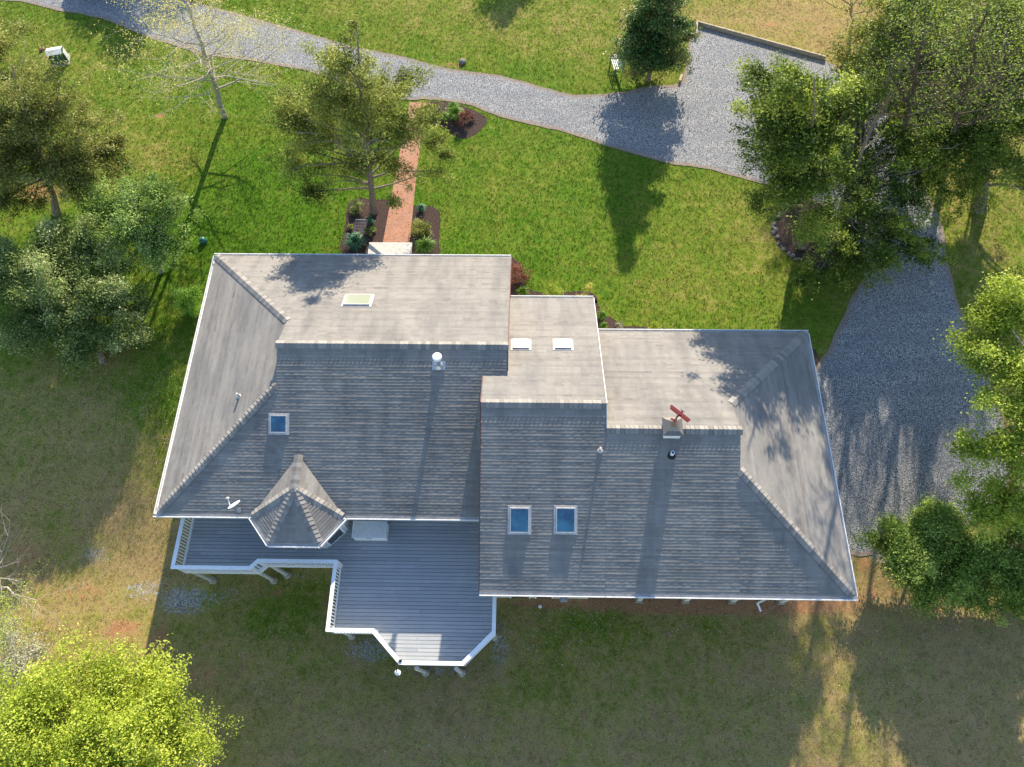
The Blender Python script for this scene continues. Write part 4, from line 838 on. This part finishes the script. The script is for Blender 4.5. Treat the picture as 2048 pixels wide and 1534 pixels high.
# yellow green tree right, dense shrubs lower right, lime tree lower left
pb = G(2075, 930); crown_tree('beech_tree', 'bright yellow green spring tree overhanging the right side of the drive', 'tree', pb, P(2110, 700, 6.5),
    [B3(*a) for a in ((2040, 640, 5, 1.3), (1990, 640, 4.4, .6), (1970, 700, 4.2, 1.0), (2040, 730, 4.6, 1.4), (1990, 790, 4, 1.0), (2050, 830, 4, 1.3), (1945, 720, 3.8, .6), (1990, 880, 3.4, 1.0), (1930, 900, 3, .7), (2045, 930, 3, 1.2), (1970, 950, 2.6, .9), (1925, 960, 2.4, .5), (2010, 600, 5, .9), (2000, 1010, 1.6, 1.0), (1950, 1010, 1.6, .5), (2100, 800, 4, 1.6), (2090, 1000, 2.4, 1.3))],
    M['yellowg'], n_clump=1000, per=62, cr=.22, size=(.035, .08), aspect=.55, trunk_r=.2, nb=60, seed=12, bark='barkl', shell=1.8, bsp=.25)
for lb, bp, bl, sd in (('dense rounded dark green shrub nearest the back corner of the house', (1830, 1120), ((1800, 1070, .1, 1.1), (1830, 1110, .2, 1.2), (1860, 1060, -.1, 1.0), (1780, 1090, -.7, .8), (1850, 1160, -.9, 1.0)), 13),
                       ('dense dark green shrub between two others at the lower right', (1925, 1140), ((1920, 1080, .1, 1.2), (1950, 1130, .0, 1.2), (1900, 1140, -.5, 1.1), (1930, 1180, -1.1, .9)), 14),
                       ('dense dark green shrub cut by the right edge below the yellow green tree', (2030, 1160), ((2020, 1090, .1, 1.2), (2040, 1140, 0, 1.2), (2000, 1170, -.7, 1.0), (2060, 1180, -1., 1.1)), 15)):
    pb = G(*bp); crown_tree('evergreen_shrub', lb, 'shrub', pb, P(bl[0][0], bl[0][1], .4), [B3(*a) for a in bl], M['holly'], n_clump=420, per=110, cr=.18, size=(.03, .06), aspect=.6, trunk_r=.07, nb=14, seed=sd, shell=3.2, minz=.15, bsp=.27, group='dense shrubs at the lower right')
pb = G(250, 1500); crown_tree('maple_tree', 'brilliant lime green spring tree filling the lower left corner', 'tree', pb, P(200, 1470, 3.2),
    [B3(*a) for a in ((170, 1370, 2.2, 1.2), (110, 1420, 2.6, 1.5), (250, 1390, 2.0, 1.2), (200, 1440, 2.8, 1.6), (300, 1430, 2.0, 1.1), (60, 1470, 2.4, 1.5), (340, 1480, 1.4, 1.0), (260, 1500, 2.4, 1.5), (140, 1510, 2.8, 1.7), (20, 1530, 2.2, 1.4), (370, 1520, 1., .8), (210, 1340, 1.6, .6), (300, 1360, 1.2, .6), (60, 1560, 2.4, 1.5), (230, 1580, 2.4, 1.6))],
    M['lime'], n_clump=1300, per=95, cr=.24, size=(.03, .065), aspect=.6, trunk_r=.16, nb=40, seed=16, bark='barkl', shell=2.4, bsp=.45)
pb = G(40, 1400); crown_tree('blossom_shrub', 'pale whitish blossoming shrub at the left edge above the lime tree', 'shrub', pb, P(30, 1310, .8),
    [B3(*a) for a in ((15, 1300, 0, .7), (45, 1335, .2, .6), (5, 1360, .2, .8), (70, 1310, -.6, .4), (10, 1265, -.4, .5))],
    M['blossom'], n_clump=150, per=36, cr=.2, size=(.02, .045), aspect=.7, trunk_r=.06, nb=50, seed=17, bark='barkl', shell=1.8)
# round bush by the lawn
pb = G(392, 618); crown_tree('round_bush', 'small clipped bright green bush standing alone by the left eave', 'shrub', pb, (pb.x, pb.y, pb.z+1.2), [(pb.x, pb.y, pb.z+1.3, .52, .52, .5), (pb.x, pb.y, pb.z+.7, .5, .5, .6)], leafm('bush_leaves', (.18, .34, .03), (.36, .56, .07), (.55, .72, .18), .45), n_clump=170, per=90, cr=.10, size=(.02, .04), trunk_r=.04, nb=6, seed=18, shell=4, minz=.1, bsp=.2)

# branching trees with visible twigs
def twiggy(name, label, cat, base, top, mat, bark, trunk_r, limbs, llen, leafn, size, seed, start=.25, sub=6, rise=.35, group=None, cr=.13):
    rs = random.Random(seed); base = Vector(base); top = Vector(top); t = thing(name, label, cat, base, group); mb = MB(); H = top-base; n = 9
    pts = [base+H*(i/n)+Vector((rs.gauss(0, .06), rs.gauss(0, .06), 0)) for i in range(n+1)]; pts[0] = base-Vector((0, 0, .1)); rr = [trunk_r*(1-.85*i/n) for i in range(n+1)]; mb.path(pts, rr, 8); tips = []
    def grow(p, d, L, r, lev):
        k = 4; q = p; rr_ = r
        for i in range(k):
            d = (d+Vector((rs.gauss(0, .13), rs.gauss(0, .13), rs.gauss(0, .10)+.04))).normalized(); q2 = q+d*(L/k); r2 = rr_*.72; mb.tube(q, q2, rr_, r2, 4 if lev else 5, cap=False)
            if lev < 2:
                for j in range(rs.choice((1, 2))):
                    s = d.cross(Vector((rs.gauss(0, 1), rs.gauss(0, 1), rs.gauss(0, 1)))).normalized(); grow(q2, (d*.75+s*.75).normalized(), L*rs.uniform(.35, .55), r2*.6, lev+1)
            if lev >= 1: tips.append(tuple(q2))
            q, rr_ = q2, r2
    for i in range(limbs):
        f = start+(1-start)*(i/limbs)*.95; k = f*n; j = int(k); p = pts[j].lerp(pts[min(n, j+1)], k-j); a = i*2.4+rs.uniform(-.4, .4)
        d = Vector((math.cos(a), math.sin(a), rise)).normalized(); grow(p, d, llen*(1.15-.75*f)*rs.uniform(.8, 1.15), rr[j]*.42, 0)
    mb.build('trunk', M[bark], t)
    if leafn: leaves([(c, max(1, int(rs.uniform(.3, 1.6)*leafn)), (cr, cr, cr*.8), None, rs.uniform(.3, .7)) for c in tips], 'crown', mat, t, size=size, aspect=.6)
    return t
pb = G(450, 234); twiggy('budding_tree', 'thinly leafed yellow budding tree with long trunk shadow, over the upper drive', 'tree', pb, P(352, -60, 9.5), M['bud'], 'barkl', .17, 38, 4.4, 3, (.02, .045), 21, start=.22, rise=.25)
twiggy('budding_tree', 'sparse yellow budding tree behind the gravel pad at the top edge', 'tree', G(1700, 60), P(1710, -120, 7.5), M['bud'], 'bark', .12, 24, 3.8, 9, (.02, .05), 22, start=.2)
twiggy('bare_tree', 'pale leafless branches reaching in at the top right corner', 'tree', G(2010, 90), P(2030, -80, 8), M['bud'], 'barkl', .14, 14, 3.2, 1, (.02, .035), 23, start=.3)
twiggy('bare_shrub', 'leafless pale twiggy shrub at the left edge, upper of two', 'shrub', G(-20, 1190), P(-15, 1120, 1.6), M['bud'], 'barkl', .12, 18, 3.4, 0, (.02, .03), 24, start=.1, rise=.5)
twiggy('budding_shrub', 'thin budding shrub at the left edge just above the pale blossom', 'shrub', G(-20, 1290), P(-10, 1230, .9), M['yellowg'], 'barkl', .09, 14, 2.8, 3, (.02, .04), 25, start=.1, rise=.4)
twiggy('budding_shrub', 'thin twiggy shrub at the lower right side of the lime tree', 'shrub', G(410, 1540), P(400, 1500, .4), M['yellowg'], 'barkl', .05, 10, 2.0, 5, (.02, .04), 26, start=.1, rise=.5)
twiggy('thin_tree', 'tall thinly leafed tree rising through the cedars where the drive bends', 'tree', G(1795, 330), P(1850, 30, 14.5), M['cedar3'], 'darkbark', .19, 30, 4.2, 1, (.03, .06), 27, start=.35, rise=.8)
twiggy('thin_tree', 'tall thinly leafed tree between the big right hand cedars', 'tree', G(1890, 330), P(1970, 30, 14.5), M['cedar3'], 'darkbark', .18, 30, 4.2, 1, (.03, .06), 28, start=.35, rise=.8)
# trees just above the frame whose shade falls into view
crown_tree('shade_tree', 'leafy tree standing above the frame beyond the parked car', 'tree', (-23.5, 52, 0), (-23.5, 52, 8), [(-23.5, 51.5, 6, 2.2, 2, 1.6), (-25.6, 52, 5, 1.6, 1.6, 1.3), (-21.2, 51, 4.6, 1.5, 1.5, 1.2), (-23.6, 51.5, 3.6, 2.2, 1.8, 1.2)], M['midg'], n_clump=260, per=110, cr=.35, size=(.07, .12), nb=20, seed=31, shell=3)
crown_tree('shade_tree', 'leafy tree standing above the frame in the far meadow', 'tree', (1.4, 54, 0), (1.4, 54, 8), [(1.4, 54, 6.5, 1.6, 1.6, 1.8), (1.2, 54, 4.5, 2, 2, 1.5)], M['midg'], n_clump=180, per=110, cr=.35, size=(.07, .12), nb=20, seed=32, shell=3)

# blade clumps and small bed plants
def clump(name, label, cat, px, py, r, h, mat, n=130, seed=1, group=None, wd=.014):
    c = G(px, py); rs = np.random.default_rng(seed); a = rs.uniform(0, 2*np.pi, n); L = rs.uniform(.45, 1, n)*r; b = np.array([c.x, c.y, c.z])+np.stack([np.cos(a)*rs.uniform(0, r*.35, n), np.sin(a)*rs.uniform(0, r*.35, n), np.zeros(n)], -1)
    d = np.stack([np.cos(a), np.sin(a), np.zeros(n)], -1); s = np.stack([-np.sin(a), np.cos(a), np.zeros(n)], -1)*wd; hh = (rs.uniform(.7, 1.1, n)*h)[:, None]*np.array([0, 0, 1])
    p1 = b+d*(L*.45)[:, None]+hh*.85; p2 = b+d*L[:, None]+hh*.62
    V = np.concatenate([np.stack([b-s, b+s, p1+s, p1-s], 1), np.stack([p1-s, p1+s, p2+s*.2, p2-s*.2], 1)]); t = rs.random(n); t = np.concatenate([t, t])
    o = np_mesh(name, V, 4, M[mat], None, c, np.repeat(t, 4)); return tag(o, label, cat, group)
def bush(name, label, cat, px, py, r, h, mat, seed=1, group=None, n=46, per=60, size=(.018, .04)):
    c = G(px, py); return crown_tree(name, label, cat, c, (c.x, c.y, c.z+h*.8), [(c.x, c.y, c.z+h*.5, r, r, h*.5)], M[mat], n_clump=n, per=per, cr=r*.17, size=size, trunk_r=.025, nb=8, seed=seed, shell=3.2, minz=.05, bsp=.22, group=group)
clump('iris_clump', 'blue green iris clump left of the front landing', 'plant', 712, 490, .62, .55, 'iris', 220, 1, 'blade plants in the front beds')
clump('iris_clump', 'green iris clump right of the front landing', 'plant', 851, 498, .58, .5, 'daylily', 210, 2, 'blade plants in the front beds')
clump('daylily_clump', 'fountain like bright grass clump behind the red bush in the bed by the drive', 'plant', 912, 236, .55, .6, 'daylily', 200, 3)
clump('daylily_clump', 'green blade clump at the upper edge of the bed by the drive', 'plant', 908, 222, .4, .5, 'daylily', 120, 4)
clump('daylily_clump', 'low blade clump beside the brick path end', 'plant', 868, 236, .36, .3, 'daylily', 100, 5)
clump('daylily_clump', 'low blade clump in the middle of the bed by the drive', 'plant', 888, 238, .36, .3, 'daylily', 110, 6)
bush('barberry_bush', 'red barberry bush in the mulch bed by the drive', 'shrub', 930, 246, .45, .7, 'redleaf', 41)
bush('barberry_bush', 'brown red barberry bush tucked in the house corner', 'shrub', 1030, 560, .55, 1.1, 'redleaf', 42, n=70)
bush('boxwood_bush', 'rounded olive yellow bush in the right front bed', 'shrub', 843, 462, .52, .8, 'cedar', 43, n=80)
clump('sage_clump', 'small grey green plant above the olive bush', 'plant', 843, 420, .3, .3, 'iris', 90, 7)
bush('dark_perennial', 'dark blue green plant beside the cedar trunk', 'plant', 742, 447, .25, .6, 'iris', 44, n=30)
bush('pale_shrub', 'sandy yellow bush at the top of the left front bed', 'shrub', 718, 416, .42, .6, 'paleg', 45, n=50)
bush('lime_perennial', 'small lime green plant below the wire frame', 'plant', 716, 478, .22, .3, 'yellowg', 46, n=24)
bush('lime_perennial', 'small lime green plant right of the wire frame', 'plant', 741, 466, .22, .4, 'daylily', 47, n=26)
bush('lime_perennial', 'tiny lime green plant left of the wire frame', 'plant', 702, 458, .14, .25, 'yellowg', 48, n=14)
clump('hosta_clump', 'pale green blade plant below the barberry in the house corner', 'plant', 1046, 588, .35, .35, 'daylily', 90, 8)
bush('golden_shrub', 'yellow green shrub under the small front eave', 'shrub', 1098, 600, .5, .8, 'yellowg', 49, n=60)
bush('golden_shrub', 'tawny shrub at the corner of the small front eave', 'shrub', 1165, 600, .55, .8, 'bud', 50, n=60)
clump('hosta_clump', 'pale green blade plant at the bed corner right of the tawny shrub', 'plant', 1203, 634, .32, .35, 'daylily', 80, 9)
clump('hosta_clump', 'small blade plant in the mulch corner, lower one', 'plant', 1207, 655, .25, .3, 'daylily', 70, 10)
bush('grey_perennial', 'small grey plant with pale flowers at the mulch corner tip', 'plant', 1238, 654, .22, .3, 'blossom', 51, n=20)
bush('golden_shrub', 'yellow shrub peeping out above the long front eave', 'shrub', 1310, 668, .42, .7, 'yellowg', 52, n=40)

# wire plant frame
c = G(722, 462); t = thing('plant_frame', 'square grey wire frame leaning in the left front bed', 'plant support', c); mb = MB()
for k in range(5):
    s = -.3+k*.15
    mb.tube(c+Vector((s, -.25, .25)), c+Vector((s+.1, .3, .55)), .009, .009, 5); mb.tube(c+Vector((-.3+k*.025, -.25+k*.1375, .25+k*.075)), c+Vector((.3+k*.025, -.25+k*.1375, .25+k*.075)), .009, .009, 5)
mb.build('grid', M['metal'], t); mb = MB()
for dx, dy, z in ((-.3, -.25, .25), (.3, -.25, .25), (-.2, .3, .55), (.4, .3, .55)): mb.tube(c+Vector((dx, dy, -.03)), c+Vector((dx, dy, z)), .012, .012, 5)
mb.build('leg', M['metal'], t)

# stones round the island bed
def stone(name, label, cat, c, r, seed, group=None, mat='stone'):
    rs = random.Random(seed); bm = bmesh.new(); bmesh.ops.create_icosphere(bm, subdivisions=2, radius=1)
    f = [Vector((rs.gauss(0, 1), rs.gauss(0, 1), rs.gauss(0, 1))).normalized() for _ in range(6)]; k = [rs.uniform(.7, .95) for _ in f]; sc = Vector((r*rs.uniform(.85, 1.3), r*rs.uniform(.8, 1.1), r*rs.uniform(.55, .8)))
    for v in bm.verts:
        for n, d in zip(f, k):
            e = v.co.dot(n)-d
            if e > 0: v.co -= n*e
        v.co = Vector((v.co.x*sc.x, v.co.y*sc.y, v.co.z*sc.z))
    me = bpy.data.meshes.new(name); bm.to_mesh(me); bm.free(); o = link(name, me, M[mat], None, (c[0], c[1], c[2]+r*.25)); o.rotation_euler = (0, 0, rs.uniform(0, 6.28)); return tag(o, label, cat, group)
ep = [(1600, 398), (1587, 403), (1576, 410), (1567, 418), (1560, 427), (1554, 437), (1550, 447), (1548, 457), (1549, 467), (1552, 477), (1556, 486), (1562, 494), (1569, 501), (1577, 507), (1585, 512), (1594, 516)]
for i, p in enumerate(ep):
    for j in range(2): c = G(p[0]+random.uniform(-3, 3), p[1]+random.uniform(-3, 3)); stone('edging_stone', 'rounded grey stone in the curved edging of the tree bed', 'stone', c, random.uniform(.06, .13), i*7+j, 'edging stones of the tree bed')
stone('boulder', 'single grey rock on the bare strip above the drive', 'rock', G(925, 125), .22, 301)
stone('boulder', 'small pale rock beside the green utility box', 'rock', G(86, 100), .18, 302, mat='maroon')
c = G(1080, 1213); t = MB(); t.lathe(c, [(.08, -.02), (.08, .05), (.06, .07), (.01, .075)], 14); tag(t.build('cleanout_cap', M['white'], None, c), 'white round pipe cap in the grass behind the house', 'pipe cap')
c = G(408, 484); t = MB(); t.lathe(c, [(.17, -.02), (.19, .08), (.18, .20), (.12, .30), (.03, .33)], 18); tag(t.build('ground_dome', M['teal'], None, c, smooth=True), 'small teal dome on the lawn near the left house corner', 'garden dome')

# bench
def bench():
    c = G(1232, 136); t = thing('garden_bench', 'green metal bench with white slats facing left under the magnolia', 'bench', c); fx = Vector((-.985, -.17, 0)).normalized(); sy = Vector((-fx.y, fx.x, 0)); z = Vector((0, 0, 1))
    mb = MB()
    for k in range(5): mb.obox(c+fx*(-.18+k*.11)+z*.44, fx*.028, sy*.6, z*.015)
    mb.build('seat', simple('bench_slats', (.50, .56, .52), .5, .3), t); mb = MB()
    for k in range(4): mb.obox(c-fx*(.25+k*.025)+z*(.55+k*.10), fx*.012, sy*.6, z*.032)
    mb.build('backrest', M['bgreen'], t)
    for s in (-1, 1):
        mb = MB(); mb.path([c+sy*s*.58+fx*.24, c+sy*s*.58+fx*.22+z*.62, c+sy*s*.58-fx*.28+z*.64], [.022]*3, 6); mb.build('armrest', M['bgreen'], t)
        mb = MB(); mb.path([c+sy*s*.58-fx*.22, c+sy*s*.58-fx*.22+z*.44, c+sy*s*.58-fx*.34+z*.92], [.022]*3, 6); mb.build('leg', M['bgreen'], t)
        mb = MB(); mb.tube(c+sy*s*.5+fx*.2, c+sy*s*.5+fx*.2+z*.43, .02, .02, 6); mb.build('leg', M['bgreen'], t)
bench()
# utility box
def ubox():
    c = G(122, 122); t = thing('utility_box', 'green metal utility box with pale sloping lid on the upper left lawn', 'utility box', c); a = R(14); x = Vector((math.cos(a), math.sin(a), 0)); y = Vector((-x.y, x.x, 0)); z = Vector((0, 0, 1)); hx, hy = .42, .34
    pr_ = [(-hy, 0), (hy, 0), (hy, .66), (-hy*.1, .80), (-hy, .70)]; vs = [c+x*sx*hx+y*p[0]+z*p[1] for sx in (-1, 1) for p in pr_]
    mb = MB(); mb.add(vs, [(0, 1, 2, 3, 4), (9, 8, 7, 6, 5)]+[((i+1) % 5, i, 5+i, 5+(i+1) % 5) for i in range(5)]); mb.build('cabinet', M['boxg'], t, bevel=.015)
    mb = MB(); A_, B2, C_ = c+y*(hy+.03)+z*.672, c-y*hy*.1+z*.815, c-y*(hy+.03)+z*.71
    for p, q in ((A_, B2), (B2, C_)): mb.obox((p+q)/2+z*.008, x*(hx+.03), (q-p)/2, z*.012)
    mb.build('lid', M['boxt'], t); mb = MB(); mb.obox(c+z*.03, x*(hx+.12), y*(hy+.12), z*.04); mb.build('pad', M['conc'], t)
    mb = MB(); mb.obox(c+x*(hx+.09)+z*.35, x*.02, y*.22, z*.32); mb.build('side_panel', M['boxt'], t)
ubox()
# timber edging of the pad
def timb():
    c = G(1393, 50); t = thing('timber_edging', 'pale timber edging along the far side of the gravel pad', 'timber edging', c)
    L = [G(1391, 76), G(1393, 49), G(1520, 84), G(1650, 120)]
    for a, b in zip(L[:-1], L[1:]): mb = MB(); mb.bar(a+Vector((0, 0, .13)), b+Vector((0, 0, .13)), .11, .25); mb.build('timber', M['timber'], t, bevel=.012)
    mb = MB(); mb.bar(G(1359, 166)+Vector((0, 0, .1)), G(1363, 152)+Vector((0, 0, .1)), .14, .2); mb.build('timber', M['timber'], t, bevel=.012)
timb()
# parked car at the very top
def car():
    c = G(218, -30); t = thing('parked_car', 'dark car on the drive cut off by the top edge', 'car', c); a = R(-8); x = Vector((math.cos(a), math.sin(a), 0)); y = Vector((-x.y, x.x, 0)); z = Vector((0, 0, 1))
    def loft(name, secs, mat, bev=.03):
        mb = MB(); vs = []; n = 4
        for s, hw0, hw1, z0, z1 in secs: vs += [c+x*s+y*(-hw0)+z*z0, c+x*s+y*hw0+z*z0, c+x*s+y*hw1+z*z1, c+x*s-y*hw1+z*z1]
        fs = [tuple(range(3, -1, -1)), tuple(len(vs)-4+i for i in range(4))]
        for j in range(len(secs)-1): fs += [(4*j+i, 4*j+(i+1) % 4, 4*j+4+(i+1) % 4, 4*j+4+i) for i in range(4)]
        mb.add(vs, fs); return mb.build(name, M[mat], t, bevel=bev)
    loft('body', [(-2.25, .7, .62, .45, .75), (-2.1, .86, .8, .28, .92), (-1.3, .92, .86, .25, 1.0), (1.0, .92, .86, .25, 1.0), (1.9, .88, .8, .28, .9), (2.25, .7, .6, .42, .7)], 'carpaint')
    cb = loft('cabin', [(-1.9, .78, .74, .95, .98), (-1.35, .82, .64, .98, 1.45), (.25, .82, .64, .98, 1.45), (.95, .8, .76, .98, 1.0)], 'glassw'); loft('roof_panel', [(-1.3, .64, .6, 1.44, 1.48), (.2, .64, .6, 1.44, 1.48)], 'carpaint', .01)
    for sx in (-1.4, 1.4):
        for sy in (-1, 1):
            mb = MB(); mb.tube(c+x*sx+y*sy*.70+z*.33, c+x*sx+y*sy*.93+z*.33, .33, .33, 20); w_ = mb.build('wheel', M['dark'], t); mb = MB(); mb.tube(c+x*sx+y*sy*.92+z*.33, c+x*sx+y*sy*.94+z*.33, .2, .2, 16); mb.build('rim', M['metal'], w_)
    for sy in (-.6, .6): mb = MB(); mb.obox(c+x*2.17+y*sy+z*.68, x*.06, y*.16, z*.07); mb.build('headlight', M['white'], t, bevel=.02)
car()
